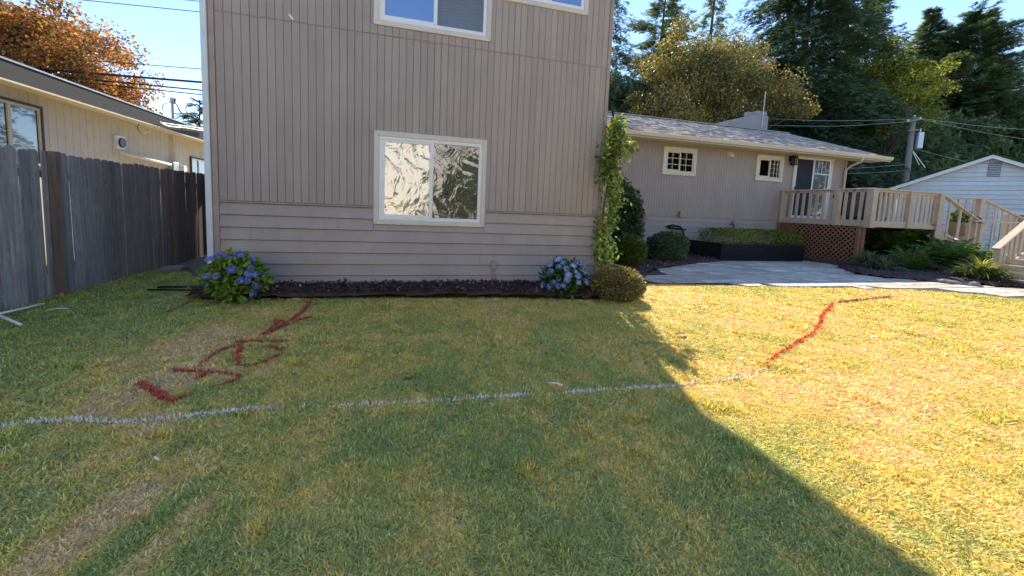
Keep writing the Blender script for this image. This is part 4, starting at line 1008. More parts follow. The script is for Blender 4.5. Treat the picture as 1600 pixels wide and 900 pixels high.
def paint(name, lines, halfw, dens, mt, label, cat, keep=1.0, wv=None):
    """short painted blades strewn along the stroke, ragged at its edges"""
    X = []; Y = []
    for pl_2 in lines:
        for (ax, ay), (bx, by) in zip(pl_2[:-1], pl_2[1:]):
            L = math.hypot(bx-ax, by-ay); n_ = int(L*halfw*2*dens)+2; t_ = rng.random(n_); off = rng.normal(size=n_)*halfw*.52
            X.append(ax+(bx-ax)*t_-(by-ay)/L*off); Y.append(ay+(by-ay)*t_+(bx-ax)/L*off)
    X = np.concatenate(X); Y = np.concatenate(Y)
    if wv is not None: k_ = rng.random(len(X)) < wv(X, Y)
    else: k_ = rng.random(len(X)) < keep*(.45+.9*vnoise(X, Y, 14))
    X, Y = X[k_], Y[k_]; far = np.clip(np.hypot(X, Y)/3.2, 1, 2.2)
    c0 = np.array([X.mean(), Y.mean(), 0.0]); Vs = []; Fs = []; off = 0
    for t in range(len(PT)):
        x, y, f_ = X[t::len(PT)], Y[t::len(PT)], far[t::len(PT)]
        if len(x) == 0: continue
        a = rng.uniform(0, 6.28, len(x)); d_ = np.stack([np.cos(a), np.sin(a), np.zeros(len(x))], 1); up = np.tile([0, 0, 1.0], (len(x), 1))
        s_ = np.stack([f_, f_, rng.uniform(.7, 1.15, len(x))*f_**.5], 1)
        V, Fc = scatter(PT[t][0], PT[t][1], np.stack([x, y, np.full(len(x), -.010)], 1)-c0, d_, up, s_); Vs.append(V); Fs.append(Fc+off); off += len(V)
    o = link(name, npmesh(name, np.concatenate(Vs), np.concatenate(Fs), mt), None, c0); tag(o, label, cat)
gw1, gw2 = gnd(322, 648), gnd(125, 657)
paint('white_paint_line', [WHITE], .0145, 13000, m_wp, 'long white spray-painted line running across the lawn', 'paint line',
      wv=lambda X, Y: np.clip(.30+.9*(vnoise(X, Y, 5)-.3)+1.0*np.exp(-((X-gw1[0])**2+(Y-gw1[1])**2)/.012)+.7*np.exp(-((X-gw2[0])**2+(Y-gw2[1])**2)/.006), 0, 1)*np.where(X > 2.3, .28, 1))
RL = {'v': ('red_paint_mark', 'dark red V-shaped paint mark on the lawn nearest the white line', m_red), 'seven': ('red_paint_mark', 'dark red angular seven-like paint mark on the dry grass', m_red),
      'hook': ('red_paint_mark', 'dark red looping letter-like paint mark with a bar above it', m_red), 'arrow': ('red_paint_arrow', 'dark red painted arrow on the lawn below the house wall', m_red),
      'far': ('red_paint_line', 'bright red wavy paint line on the sunlit lawn', m_redl), 'faint': ('red_paint_streak', 'faint brownish red paint streak in the green grass left of the arrow', m_redf),
      'fade': ('red_paint_streak', 'faded red paint streak at the far end of the bright red line', m_redf)}
for i, kk in enumerate(keys): paint(RL[kk][0], REDG[kk], RW[kk]*.75, 9000 if kk != 'fade' else 1500, RL[kk][2], RL[kk][1], 'paint mark', {'faint': .35, 'fade': .8, 'hook': .75, 'arrow': .7, 'far': .75}.get(kk, .78))
# white scraps and dry leaves lying on the lawn
def scrap(px, py, L, w_, ang_, lab, mt, cat='scrap'):
    g_ = gnd(px, py); m = MB(); n_ = 5; vs = []
    for i in range(n_):
        t = i/(n_-1)-.5; ww = w_*(1-abs(t)*1.1)*.5; z = .030+.012*math.cos(t*4)
        vs += [(t*L, .18*L*t*t*4-ww, z), (t*L, .18*L*t*t*4+ww, z+.004)]
    m.add(vs, [(2*i, 2*i+2, 2*i+3, 2*i+1) for i in range(n_-1)]); me = bpy.data.meshes.new('scrap'); me.from_pydata(m.v, [], m.f); me.materials.append(mt)
    o = link('paper_scrap' if cat == 'scrap' else 'dry_leaf', me, None, (g_[0], g_[1], 0)); o.rotation_euler = (0, 0, ang_)
    sm = o.modifiers.new('thick', 'SOLIDIFY'); sm.thickness = .002; tag(o, lab, cat)
scrap(868, 607, .11, .012, -.6, 'curled white scrap on the shaded lawn just above the white line', m_vinyl)
scrap(1366, 531, .08, .018, -.5, 'small white scrap on the sunlit lawn right of the red line', m_vinyl)
scrap(1265, 536, .08, .014, 1.2, 'small white scrap close beside the bright red line', m_vinyl)
scrap(1158, 566, .09, .03, .3, 'pale scrap on the lawn left of the red line end', m_vinyl)
scrap(242, 727, .035, .012, -.4, 'tiny white scrap in the green grass below the white line', m_vinyl)
scrap(90, 488, .16, .02, .5, 'thin white scrap on the grass right of the plastic pipes', m_vinyl)
base_ = None
for i, (px, py) in enumerate([(1010, 470), (1098, 466), (1140, 478), (1185, 462), (1220, 500), (1306, 503), (1318, 506), (1440, 486), (1480, 470), (1235, 470), (1120, 455)]):
    if base_ is None:
        scrap(px, py, .045, .018, .4, 'tiny pale scrap on the sunlit part of the lawn', m_vinyl); base_ = bpy.context.scene.objects[[o_.name for o_ in COL.objects][-1]]; base_['group'] = 'tiny pale scraps scattered on the lawn'; base_['label'] = 'tiny pale scrap lying on the sunlit part of the lawn'
    else:
        g_ = gnd(px, py); o = base_.copy(); COL.objects.link(o); o.location = (g_[0], g_[1], 0); o.rotation_euler = (0, 0, i*1.3); o.scale = (random.uniform(.5, 1.2), random.uniform(.6, 1.2), 1)
scrap(1065, 526, .14, .07, .1, 'brown dry leaf on the sunlit lawn beyond the shadow edge', painted('dry_leaf_brown', (.16, .08, .04), .8), 'leaf')

# ------------------------------------------------------------------ shrubs and flowers
def crown_pts(n, c0, r, seed, shell=.55, lump=.18, flat=0.0):
    """points in an uneven rounded volume, denser toward the outside; returns points and outward directions"""
    rg = np.random.default_rng(seed); d = norm(rg.normal(size=(n, 3))); ph = rg.uniform(0, 6.28, 8)
    k = 1+lump*(np.sin(3.1*d[:, 0]+ph[0])*np.sin(2.7*d[:, 1]+ph[1])+.7*np.sin(5.3*d[:, 2]+4.1*d[:, 0]+ph[2])+.5*np.sin(8.7*d[:, 1]+7*d[:, 2]+ph[3])+.4*np.sin(13*d[:, 0]+11*d[:, 2]+ph[4]))
    rad = (shell+(1-shell)*rg.random(n)**.6)*k
    p = np.array(c0)+d*np.array(r)*rad[:, None]; return p, d, rg
def leafcloud(name, parent, mt, n, c0, r, size, seed, T=LEAF, TF=LEAF_F, shell=.5, lump=.18, up=.35, rand=.7, zmin=.02):
    p, d, rg = crown_pts(n, c0, r, seed, shell, lump); k = p[:, 2] > zmin; p, d = p[k], d[k]; m_ = len(p)
    dirs = norm(d+rg.normal(size=(m_, 3))*rand+np.array([0, 0, up])); ups = norm(d*.6+np.array([0, 0, .8])+rg.normal(size=(m_, 3))*.5)
    V, Fc = scatter(T, TF, p, dirs, ups, size*rg.uniform(.6, 1.3, m_))
    return link(name, npmesh(name, V-np.array(WO[parent.name]), Fc, mt), parent)
def stems(parent, base, tips, mt, r0=.012, name='stems'):
    m = MB()
    for t in tips:
        b0 = Vector(base)+Vector((random.uniform(-.05, .05), random.uniform(-.05, .05), 0)); t = Vector(t); mid = (b0+t)/2+Vector((random.uniform(-.05, .05), random.uniform(-.05, .05), .06)); m.tube([b0, mid, t], [r0, r0*.8, r0*.4], 5)
    o = m.build(name, mt, parent); o['kind'] = 'stuff'; return o
m_stem = plain('woody_stem', (.10, .07, .045), .8)
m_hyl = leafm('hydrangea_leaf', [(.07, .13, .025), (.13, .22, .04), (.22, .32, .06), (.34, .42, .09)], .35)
def petal_head(seed, R0, flat, npet=120):
    """mophead: dome of four-petalled florets"""
    rg = np.random.default_rng(seed); d = norm(rg.normal(size=(npet, 3))); d[:, 2] = np.abs(d[:, 2])*1.0-.25; d = norm(d)
    p = d*np.array([R0, R0, R0*flat]); Q = []
    pet = np.array([[0, 0, 0], [.5, .42, .1], [1, 0, .05], [.5, -.42, .1]]); Vs = []; Fs = []
    for i in range(4):
        a = i*math.pi/2+.4; t1 = norm(np.cross(d, rg.normal(size=(npet, 3)))) if i == 0 else t1
        t2 = np.cross(d, t1); dd_ = t1*math.cos(a)+t2*math.sin(a)+d*.15
        V, Fc = scatter(pet, DIA_F, p, dd_, d, np.full(npet, R0*.30)); Fs.append(Fc+len(V)*i); Vs.append(V)
    return np.concatenate(Vs), np.concatenate(Fs)
def hydrangea(label, c0, r, heads, cols, seed, flat, lcols, nl=1500, lsize=.10):
    c0 = Vector(c0); t = thing('hydrangea', label, 'hydrangea', (c0.x, c0.y, 0))
    mt = leafm('hydrangea_petal', cols, .15, .6, 3.0); rg = random.Random(seed)
    leafcloud('leaves', t, lcols, nl, c0+Vector((0, 0, r[2]*.0)), r, lsize, seed, shell=.35, lump=.14, up=.25)['kind'] = 'stuff'
    variants = [npmesh('flower_head', *petal_head(seed*10+i, 1.0, flat), mt) for i in range(4)]; tips = []
    for (px, py, rad) in heads:
        # place the head on the plant surface facing the viewer where the photo shows it
        d_ = CM.T@np.array([(px-CX)/F, (py-CY)/F, 1.0]); O = CP-np.array(c0); q = np.array(r)*.98; a = ((d_/q)**2).sum(); b_ = 2*((O/q)*(d_/q)).sum(); cc_ = ((O/q)**2).sum()-1; disc = b_*b_-4*a*cc_
        s_ = (-b_-math.sqrt(disc))/(2*a) if disc > 0 else -b_/(2*a)
        P = CP+d_*s_; nrm_ = norm((P-np.array(c0))/q**1.3)
        o = link('flower_head', variants[rg.randrange(4)], t, Vector(P)-WO[t.name]); o.scale = (rad*rg.uniform(.72, .92),)*3
        o.rotation_euler = (Vector(nrm_)+Vector((0, 0, .7))).to_track_quat('Z', 'Y').to_euler(); tips.append(P)
    stems(t, (c0.x, c0.y, 0), tips+[c0+Vector((rg.uniform(-1, 1)*r[0]*.6, rg.uniform(-1, 1)*r[1]*.6, r[2]*.6)) for _ in range(10)], m_stem)
    return t
def zp(px, py, y): return at(px, py, 1, y)
# left hydrangea: flat violet-blue heads over lime leaves
hc = zp(366, 437, 5.75)
h1_ = [(329, 404, .066), (345, 398, .06), (372, 399, .078), (358, 403, .06), (397, 406, .06), (408, 411, .075), (362, 421, .070), (392, 418, .064), (399, 428, .075), (388, 427, .06), (323, 430, .072), (337, 431, .066), (375, 438, .062), (387, 436, .05), (386, 439, .05), (402, 446, .068), (396, 459, .064), (323, 445, .045), (408, 431, .04), (346, 443, .0)]
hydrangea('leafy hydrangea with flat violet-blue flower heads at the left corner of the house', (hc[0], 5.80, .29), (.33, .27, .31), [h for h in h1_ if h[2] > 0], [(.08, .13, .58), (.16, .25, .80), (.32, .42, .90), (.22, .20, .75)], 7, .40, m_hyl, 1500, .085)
hc = zp(882, 432, 5.62)
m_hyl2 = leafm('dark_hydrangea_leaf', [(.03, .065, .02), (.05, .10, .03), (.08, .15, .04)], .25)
h2_ = [(872, 406, .075), (862, 411, .055), (880, 411, .055), (859, 415, .055), (873, 417, .055), (885, 420, .06), (895, 416, .060), (905, 412, .065), (911, 417, .06), (899, 425, .055), (888, 430, .070), (903, 431, .062), (917, 430, .060), (860, 424, .055), (850, 421, .05), (849, 432, .045), (886, 437, .055), (873, 436, .045), (865, 441, .055), (849, 445, .060), (859, 448, .060), (872, 447, .062), (904, 441, .060), (915, 440, .062), (910, 424, .05), (880, 446, .045)]
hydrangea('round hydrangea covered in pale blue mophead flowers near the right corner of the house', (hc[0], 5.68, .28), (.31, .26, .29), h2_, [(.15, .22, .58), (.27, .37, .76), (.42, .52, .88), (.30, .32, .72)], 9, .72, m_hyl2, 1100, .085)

def shrub(name, label, cat, c0, r, n, size, mt, seed, T=LEAF, TF=LEAF_F, shell=.55, lump=.12, up=.2, rand=.7, group=None):
    t = thing(name, label, cat, (c0[0], c0[1], 0), group); leafcloud('foliage', t, mt, n, c0, r, size, seed, T, TF, shell, lump, up, rand)['kind'] = 'stuff'
    rg = random.Random(seed); stems(t, (c0[0], c0[1], 0), [(c0[0]+rg.uniform(-1, 1)*r[0]*.7, c0[1]+rg.uniform(-1, 1)*r[1]*.7, c0[2]+rg.uniform(-.2, .8)*r[2]) for _ in range(26)], m_stem, .014)
    core_ = MB(); return t
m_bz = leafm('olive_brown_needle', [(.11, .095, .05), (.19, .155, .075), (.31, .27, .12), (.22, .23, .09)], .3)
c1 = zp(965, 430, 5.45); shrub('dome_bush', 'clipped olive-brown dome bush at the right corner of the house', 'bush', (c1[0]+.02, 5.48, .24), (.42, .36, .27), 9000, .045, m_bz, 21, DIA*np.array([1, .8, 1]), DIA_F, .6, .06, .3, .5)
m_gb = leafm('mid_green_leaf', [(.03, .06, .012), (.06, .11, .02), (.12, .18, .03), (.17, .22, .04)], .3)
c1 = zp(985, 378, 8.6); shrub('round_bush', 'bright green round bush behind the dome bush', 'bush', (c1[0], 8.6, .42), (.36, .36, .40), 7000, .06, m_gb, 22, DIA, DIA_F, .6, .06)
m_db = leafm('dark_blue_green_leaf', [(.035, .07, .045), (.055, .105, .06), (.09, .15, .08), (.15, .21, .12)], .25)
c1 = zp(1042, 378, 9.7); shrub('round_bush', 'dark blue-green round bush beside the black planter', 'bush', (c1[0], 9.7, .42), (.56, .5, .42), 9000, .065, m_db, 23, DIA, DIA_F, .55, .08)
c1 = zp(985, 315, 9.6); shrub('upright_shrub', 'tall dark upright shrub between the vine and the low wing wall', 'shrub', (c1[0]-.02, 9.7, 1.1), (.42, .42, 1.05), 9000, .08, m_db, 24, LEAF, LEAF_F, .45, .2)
# boxwood hedge in the planter
m_bw = leafm('boxwood_leaf', [(.06, .08, .016), (.13, .17, .03), (.24, .27, .05), (.36, .37, .08)], .35)
hg = thing('boxwood_hedge', 'clipped boxwood hedge growing in the long black planter', 'hedge', (10.8, 10.5, .5))
rg = np.random.default_rng(31); N = 26000; X = rg.uniform(9.25, 12.35, N); Y = rg.uniform(9.95, 11.05, N); Z = rg.uniform(.47, .98, N)
cyl = np.round((X-9.25)/.31-.5)*.31+.155+9.25; edge_ = .045*np.sin(X*9.3)+.03*np.sin(X*23+Y*7)
keep = (Z < .92+edge_) & ((Z > .84+edge_) | (Y < 10.07) | (X > 12.25) | (X < 9.38)); X, Y, Z = X[keep], Y[keep], Z[keep]; N = len(X)
out_ = np.stack([np.where(X > 12.25, 1, np.where(X < 9.38, -1, 0)), np.where(Y < 10.07, -1.0, 0), np.where(Z > .84, 1.0, .1)], 1)
V, Fc = scatter(DIA, DIA_F, np.stack([X, Y, Z], 1), norm(out_+rg.normal(size=(N, 3))*.8), norm(out_+rg.normal(size=(N, 3))*.6+1e-3), rg.uniform(.035, .07, N))
link('foliage', npmesh('foliage', V-np.array(WO[hg.name]), Fc, m_bw), hg)['kind'] = 'stuff'
stems(hg, (10.8, 10.5, .5), [(9.5+i*.3, 10.4, .8) for i in range(10)], m_stem)

# strap-leaved plants and ferns
def strap_template(n=4, arch=1.0, w_=.03):
    V = []; Fc = []
    for i in range(n+1):
        t = i/n; x = t*.75*arch+.1*t; z = t*(1.15-.95*t*arch); ww = w_*(1-t**2.2)+.001; V += [[x, -ww, z], [x, ww, z]]
    for i in range(n): k = 2*i; Fc.append([k, k+2, k+3, k+1])
    return np.array(V), np.array(Fc)
STR, STR_F = strap_template()
def fern_template():
    V = []; Fc = []; n = 11
    for i in range(n):
        t = (i+.5)/n; x = t*.85; z = t*(.95-.85*t); L = .20*math.sin(math.pi*min(1, t*.9+.12))+.02
        for s_ in (-1, 1):
            k = len(V); V += [[x, 0, z], [x+.05, s_*L*.5, z+.01], [x+.08, s_*L, z-.04], [x+.0, s_*L*.5, z-.005]]; Fc.append([k, k+1, k+2, k+3])
    return np.array(V), np.array(Fc)
FRN, FRN_F = fern_template()
def rosette(name, label, cat, x, y, z0, n, size, T, TF, mt, seed, spread=.12, up=0.0):
    t = thing(name, label, cat, (x, y, z0)); rg = np.random.default_rng(seed); a = rg.uniform(0, 6.283, n); q = spread*np.sqrt(rg.random(n))
    p = np.stack([x+q*np.cos(a), y+q*np.sin(a), np.full(n, z0)], 1); e_ = rg.uniform(-.15, 1.05, n)*(1-up)+up*.9
    d = np.stack([np.cos(a)*np.cos(e_), np.sin(a)*np.cos(e_), np.sin(e_)], 1); u = np.stack([-np.cos(a)*np.sin(e_), -np.sin(a)*np.sin(e_), np.cos(e_)], 1)+rg.normal(size=(n, 3))*.12
    V, Fc = scatter(T, TF, p, d, u, size*rg.uniform(.55, 1.15, n)); link('leaves' if T is STR else 'fronds', npmesh('leaves', V-np.array([x, y, z0]), Fc, mt), t)['kind'] = 'stuff'; return t
m_fern = leafm('fern_green', [(.07, .12, .04), (.11, .18, .06), (.18, .26, .09)], .4)
m_strap = leafm('grey_green_strap', [(.09, .12, .07), (.15, .18, .10), (.34, .35, .20)], .35)
m_yel = leafm('yellow_variegated_strap', [(.12, .17, .03), (.36, .36, .07), (.62, .55, .16), (.20, .24, .05)], .4)
for (px, py, n, s_, T, TF, mt, lab, cat, nm) in (
    (1400, 412, 210, 1.75, FRN, FRN_F, m_fern, 'largest dark green fern below the front of the deck', 'fern', 'fern'),
    (1436, 405, 130, 1.35, FRN, FRN_F, m_fern, 'smaller fern right of the largest one under the stair top', 'fern', 'fern'),
    (1424, 425, 90, .8, FRN, FRN_F, m_fern, 'low fern between the large fern and the flat edging rocks', 'fern', 'fern'),
    (1452, 418, 110, .9, FRN, FRN_F, m_fern, 'fern in the dark gap under the head of the stairs', 'fern', 'fern'),
    (1487, 428, 170, 1.15, FRN, FRN_F, m_fern, 'feathery green fern under the stairs left of the yellow plant', 'fern', 'fern'),
    (1358, 423, 300, .62, STR, STR_F, m_strap, 'grey-green strap-leaved clump at the lattice corner', 'grass plant', 'strap_leaf_plant'),
    (1385, 428, 240, .50, STR, STR_F, m_strap, 'low grey-green strap-leaved clump in front of the large fern', 'grass plant', 'strap_leaf_plant'),
    (1537, 443, 340, .72, STR, STR_F, m_yel, 'yellow variegated grassy plant beside the lower stair rail', 'grass plant', 'variegated_plant'),
    (1513, 440, 160, .50, STR, STR_F, m_yel, 'small yellow-green grassy tuft left of the variegated plant', 'grass plant', 'variegated_plant'),
    (1566, 447, 140, .50, STR, STR_F, m_strap, 'dull green grassy tuft at the foot of the lowest stairs', 'grass plant', 'strap_leaf_plant')):
    g_ = gnd(px, py); rosette(nm, lab, cat, g_[0]+.1, g_[1]+.12, .04, n, s_, T, TF, mt, px)
t = thing('leafy_plant', 'bright green leafy plant with broad leaves between the fern and stair post', 'plant', tuple(zp(1528, 412, 7.0)*np.array([1, 1, 0])))
leafcloud('leaves', t, m_gb, 120, zp(1530, 412, 7.0), (.30, .25, .22), .15, 77, shell=.3)['kind'] = 'stuff'
leafcloud('plant', pl_, m_gb, 260, (PLANT_AT[0], PLANT_AT[1], PLANT_AT[2]+.15), (.35, .3, .22), .14, 78, shell=.2)['kind'] = 'stuff'
fp = thing('hanging_petunias', 'small purple flowers hanging inside the deck railing', 'flowers', (13.9, 9.0, 1.9))
q_ = zp(1351, 316, 9.15); leafcloud('petals', fp, leafm('purple_petal', [(.12, .03, .35), (.22, .06, .55)], .2), 60, q_, (.14, .10, .09), .05, 80)['kind'] = 'stuff'
leafcloud('leaves', fp, m_gb, 120, q_-np.array([0, -.05, .08]), (.14, .12, .14), .05, 81)['kind'] = 'stuff'

# vine climbing the corner of the tall block
vn = thing('climbing_vine', 'leafy vine climbing the right corner of the tall house front', 'vine', (3.36, 6.3, 0))
m_vine = leafm('vine_leaf', [(.05, .09, .018), (.09, .15, .03), (.15, .23, .05), (.24, .32, .08), (.30, .27, .08)], .35)
P = []; rg = np.random.default_rng(51)
path = [(3.40, 0.15), (3.42, .6), (3.44, 1.1), (3.46, 1.6), (3.46, 2.1), (3.45, 2.55), (3.42, 2.9)]
wid = [.09, .11, .12, .12, .12, .10, .06]
for i in range(2500):
    t_ = rg.random()*(len(path)-1.001); k_ = int(t_); f_ = t_-k_; x = path[k_][0]*(1-f_)+path[k_+1][0]*f_; z = path[k_][1]*(1-f_)+path[k_+1][1]*f_; w__ = wid[k_]*(1-f_)+wid[k_+1]*f_
    P.append((x-.07+rg.normal()*w__*.70+.05*math.sin(z*5), 6.28+rg.normal()*.10-.02, z+rg.normal()*.05))
for i in range(150): tt_ = rg.random(); P.append((3.33+tt_*.33+rg.normal()*.04, 6.02+rg.normal()*.05, 2.35+.10*math.sin(tt_*3)+rg.normal()*.06))
for i in range(420): P.append((3.27+rg.normal()*.10, 6.20+rg.normal()*.07, 2.15+rg.normal()*.16))
P = np.array(P); n_ = len(P); d = norm(rg.normal(size=(n_, 3))*.7+np.array([.35, -.5, -.55])); 
V, Fc = scatter(LEAF, LEAF_F, P, d, norm(rg.normal(size=(n_, 3))*.5+np.array([0, -.8, .6])), rg.uniform(.03, .105, n_))
link('leaves', npmesh('leaves', V-np.array(WO[vn.name]), Fc, m_vine), vn)['kind'] = 'stuff'
st = MB(); 
for k_ in range(3): st.tube([(3.33+.03*k_+.04*math.sin(i*.9+k_*2), 6.28, .0+i*.24) for i in range(12)], .014-.003*k_, 6)
st.tube([(3.36, 6.22, 2.2), (3.5, 6.08, 2.38), (3.7, 6.0, 2.38)], .008, 5); st.build('stems', m_stem, vn)['kind'] = 'stuff'

# ------------------------------------------------------------------ trees
m_bark = wood('bark', (.13, .10, .08), (.05, .04, .035), 2, .95, .1)
def tree_trunk(t, base, H, r0, limbs=(), name='trunk'):
    m = MB(); b0 = Vector(base); n = 7; pts_ = [b0+Vector((.02*H*math.sin(i*.9)*.3, .01*H*math.cos(i*1.3)*.3, H*i/n)) for i in range(n+1)]
    m.tube(pts_, [r0*(1-.88*i/n) for i in range(n+1)], 8)
    for (a, e_) in limbs: m.tube([a, tuple((np.array(a)+np.array(e_))/2+np.array([0, 0, .05*H*.3])), e_], [r0*.35, r0*.22, r0*.08], 5)
    return m.build(name, m_bark, t, smooth=True)
def conifer(label, x, y, H, Rb, nb, ns, mt, seed, z0=.5, droop=.35, size=.55, power=.75, gap=0.0, group=None, name='conifer'):
    t = thing(name, label, 'tree', (x, y, 0), group); rg = np.random.default_rng(seed); P = []; Dd = []; U = []; S = []; limbs = []
    for i in range(nb):
        f_ = z0/H+(1-z0/H)*((i+rg.random())/nb)**.9; z = H*f_; L = Rb*max(.04, (1-f_))**power*rg.uniform(.55, 1.15)*(1+.25*math.sin(f_*37+seed))
        if rg.random() < gap: continue
        a = rg.uniform(0, 6.283); rise = .18+.55*f_; k_ = max(3, int(ns*(L/Rb+.15)))
        tt_ = rg.uniform(.12, 1.0, k_)**.75; px_ = L*tt_; pz = z+L*(rise*tt_-(droop+rise*.6)*tt_**2)
        side = rg.normal(size=k_)*L*.10*(1.15-tt_*.6); ca, sa = math.cos(a), math.sin(a)
        P.append(np.stack([x+ca*px_-sa*side, y+sa*px_+ca*side, pz-np.abs(rg.normal(size=k_))*L*.05], 1))
        sd2 = a+rg.normal(size=k_)*.75; Dd.append(np.stack([np.cos(sd2), np.sin(sd2), rg.normal(size=k_)*.25-droop*.8*tt_+.15], 1)); U.append(rg.normal(size=(k_, 3))*.35+np.array([0, 0, 1.0])); S.append(size*rg.uniform(.55, 1.2, k_)*(.75+.35*(1-f_)))
        if i % 2 == 0: limbs.append(((x, y, z), (x+ca*L*.8, y+sa*L*.8, z+L*(rise*.8-(droop+rise*.6)*.64))))
    P = np.concatenate(P); Dd = np.concatenate(Dd); U = np.concatenate(U); S = np.concatenate(S)
    V, Fc = scatter(SPR, SPR_F, P, Dd, U, S); link('crown', npmesh('crown', V-np.array([x, y, 0]), Fc, mt), t)['kind'] = 'stuff'
    tree_trunk(t, (x, y, 0), H, H*.014+.08, limbs[:90]); return t
def broadleaf(label, x, y, z0, c0, r, nc, nl, size, mt, seed, clump=.28, name='maple_tree', shell=.55, lump=.2, group=None):
    """crown of many leaf clumps on limbs, sky showing between them"""
    t = thing(name, label, 'tree', (x, y, 0), group); cp, cd, rg = crown_pts(nc, c0, r, seed, shell, lump); cp = cp[cp[:, 2] > z0]; nc = len(cp)
    cr_ = clump*min(r)*rg.uniform(.6, 1.35, nc); per = nl//nc; P = []
    off = norm(rg.normal(size=(nc, per, 3)))*(rg.random((nc, per, 1))**.45)*cr_[:, None, None]*np.array([1.15, 1.15, .75]); P = (cp[:, None, :]+off).reshape(-1, 3); od = norm(off.reshape(-1, 3)); n_ = len(P)
    V, Fc = scatter(DIA*np.array([1, 1.35, 1.4]), DIA_F, P, norm(od*.5+rg.normal(size=(n_, 3))*.7+np.array([0, 0, -.25])), norm(od*.5+rg.normal(size=(n_, 3))*.5+np.array([0, 0, .8])), size*rg.uniform(.6, 1.3, n_))
    link('crown', npmesh('crown', V-np.array([x, y, 0]), Fc, mt), t)['kind'] = 'stuff'
    H = c0[2]+r[2]*.5; limbs = []
    for q in cp[:: max(1, nc//60)]: hz = z0*.6+(q[2]-z0*.6)*.45; limbs.append(((x, y, min(hz, H*.95)), tuple(q)))
    tree_trunk(t, (x, y, 0), H, .016*H+.05, limbs); return t
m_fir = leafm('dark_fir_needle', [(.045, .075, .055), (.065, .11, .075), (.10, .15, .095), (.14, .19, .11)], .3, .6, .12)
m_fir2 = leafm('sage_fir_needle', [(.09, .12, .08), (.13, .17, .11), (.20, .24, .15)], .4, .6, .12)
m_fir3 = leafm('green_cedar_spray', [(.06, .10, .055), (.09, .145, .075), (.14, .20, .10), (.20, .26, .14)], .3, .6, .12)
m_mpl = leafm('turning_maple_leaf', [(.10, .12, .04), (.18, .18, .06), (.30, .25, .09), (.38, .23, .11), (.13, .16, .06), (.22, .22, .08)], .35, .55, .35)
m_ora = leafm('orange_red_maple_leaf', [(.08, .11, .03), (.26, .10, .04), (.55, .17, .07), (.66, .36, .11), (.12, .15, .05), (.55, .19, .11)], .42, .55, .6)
m_yg = leafm('yellow_green_leaf', [(.08, .12, .02), (.20, .24, .04), (.34, .32, .06)], .4, .55, .4)
# maples
p_ = zp(20, 128, 24); broadleaf('orange and red maple tree rising behind the cream bungalow roof', p_[0], 24, 4.0, (p_[0], 24, p_[2]), (4.3, 3.8, 3.9), 200, 90000, .13, m_ora, 61, .23, lump=.18, shell=.5)
p_ = zp(1092, 135, 24); broadleaf('large olive and golden maple tree behind the low wing chimney', p_[0], 24, 3.2, (p_[0]+.2, 24, p_[2]-.6), (4.7, 4.4, 3.8), 150, 70000, .15, m_mpl, 62, .27, shell=.5, lump=.24)
p_ = zp(1400, 108, 27); broadleaf('small yellow-green tree lit between the dark conifers', p_[0], 27, 8.0, (p_[0], 27, p_[2]-2.2), (3.4, 2.4, 3.6), 90, 16000, .20, m_yg, 63, .30, name='broadleaf_tree')
# conifers
for (lab, px, py, Y, Rb, nb, ns, mt, sd_, dr_, sz, pw_, gp_) in (
    ('dark drooping conifer half hidden by the corner of the tall house front', 956, -45, 44, 7.0, 520, 50, m_fir, 71, .45, .55, .6, .05),
    ('sparse airy conifer left of the golden maple', 1042, -25, 45, 8.5, 480, 50, m_fir2, 72, .10, .95, .6, .15),
    ('thin conifer top above the golden maple', 1122, -50, 46, 7.5, 380, 40, m_fir2, 73, .55, .8, .8, .25),
    ('tallest dark fir with wide drooping branches behind the wing roof', 1285, -150, 31, 9.0, 1000, 120, m_fir, 74, .45, .60, .42, .05),
    ('pointed lighter conifer behind the right edge of the tallest fir', 1372, -35, 42, 9.5, 700, 44, m_fir3, 75, .25, .9, .8, 0),
    ('broad conical conifer left of the rightmost conifer', 1458, 16, 42, 9.5, 900, 62, m_fir2, 76, .05, .85, .75, 0),
    ('rightmost broad conifer with upswept branch tips', 1532, 22, 38, 12.0, 1200, 78, m_fir3, 77, -.05, .85, .60, 0),
    ('mid-height dark conifer rising behind the utility pole', 1418, 112, 33, 5.0, 520, 52, m_fir, 84, .2, .7, .6, 0),
    ('conifer filling the gap between the two tall cones above the garage', 1496, 88, 35, 5.5, 560, 52, m_fir2, 85, .1, .75, .6, 0),
    ('conifer with its tip just above the garage peak', 1562, 105, 32, 6.0, 560, 52, m_fir3, 86, .1, .75, .55, 0),
    ('shorter dark conifer left of the utility pole', 1352, 110, 34, 6.0, 560, 52, m_fir, 87, .3, .75, .6, 0),
    ('small distant conifer at the right edge of the picture', 1598, 135, 46, 8, 150, 44, m_fir3, 78, .2, 1.0, .7, .05),
    ('distant conifer peeking over the bungalow roof beside the house corner', 312, 158, 34, 3.2, 90, 30, m_fir, 79, .25, .6, .6, 0),
    ('tiny distant conifer top over the bungalow roof', 240, 172, 50, 2.6, 60, 20, m_fir, 80, .25, .7, .7, 0)):
    p_ = zp(px, py, Y); conifer(lab, p_[0], Y, p_[2], Rb, nb, ns, mt, sd_, z0=1.0, droop=dr_, size=sz, power=pw_, gap=gp_)
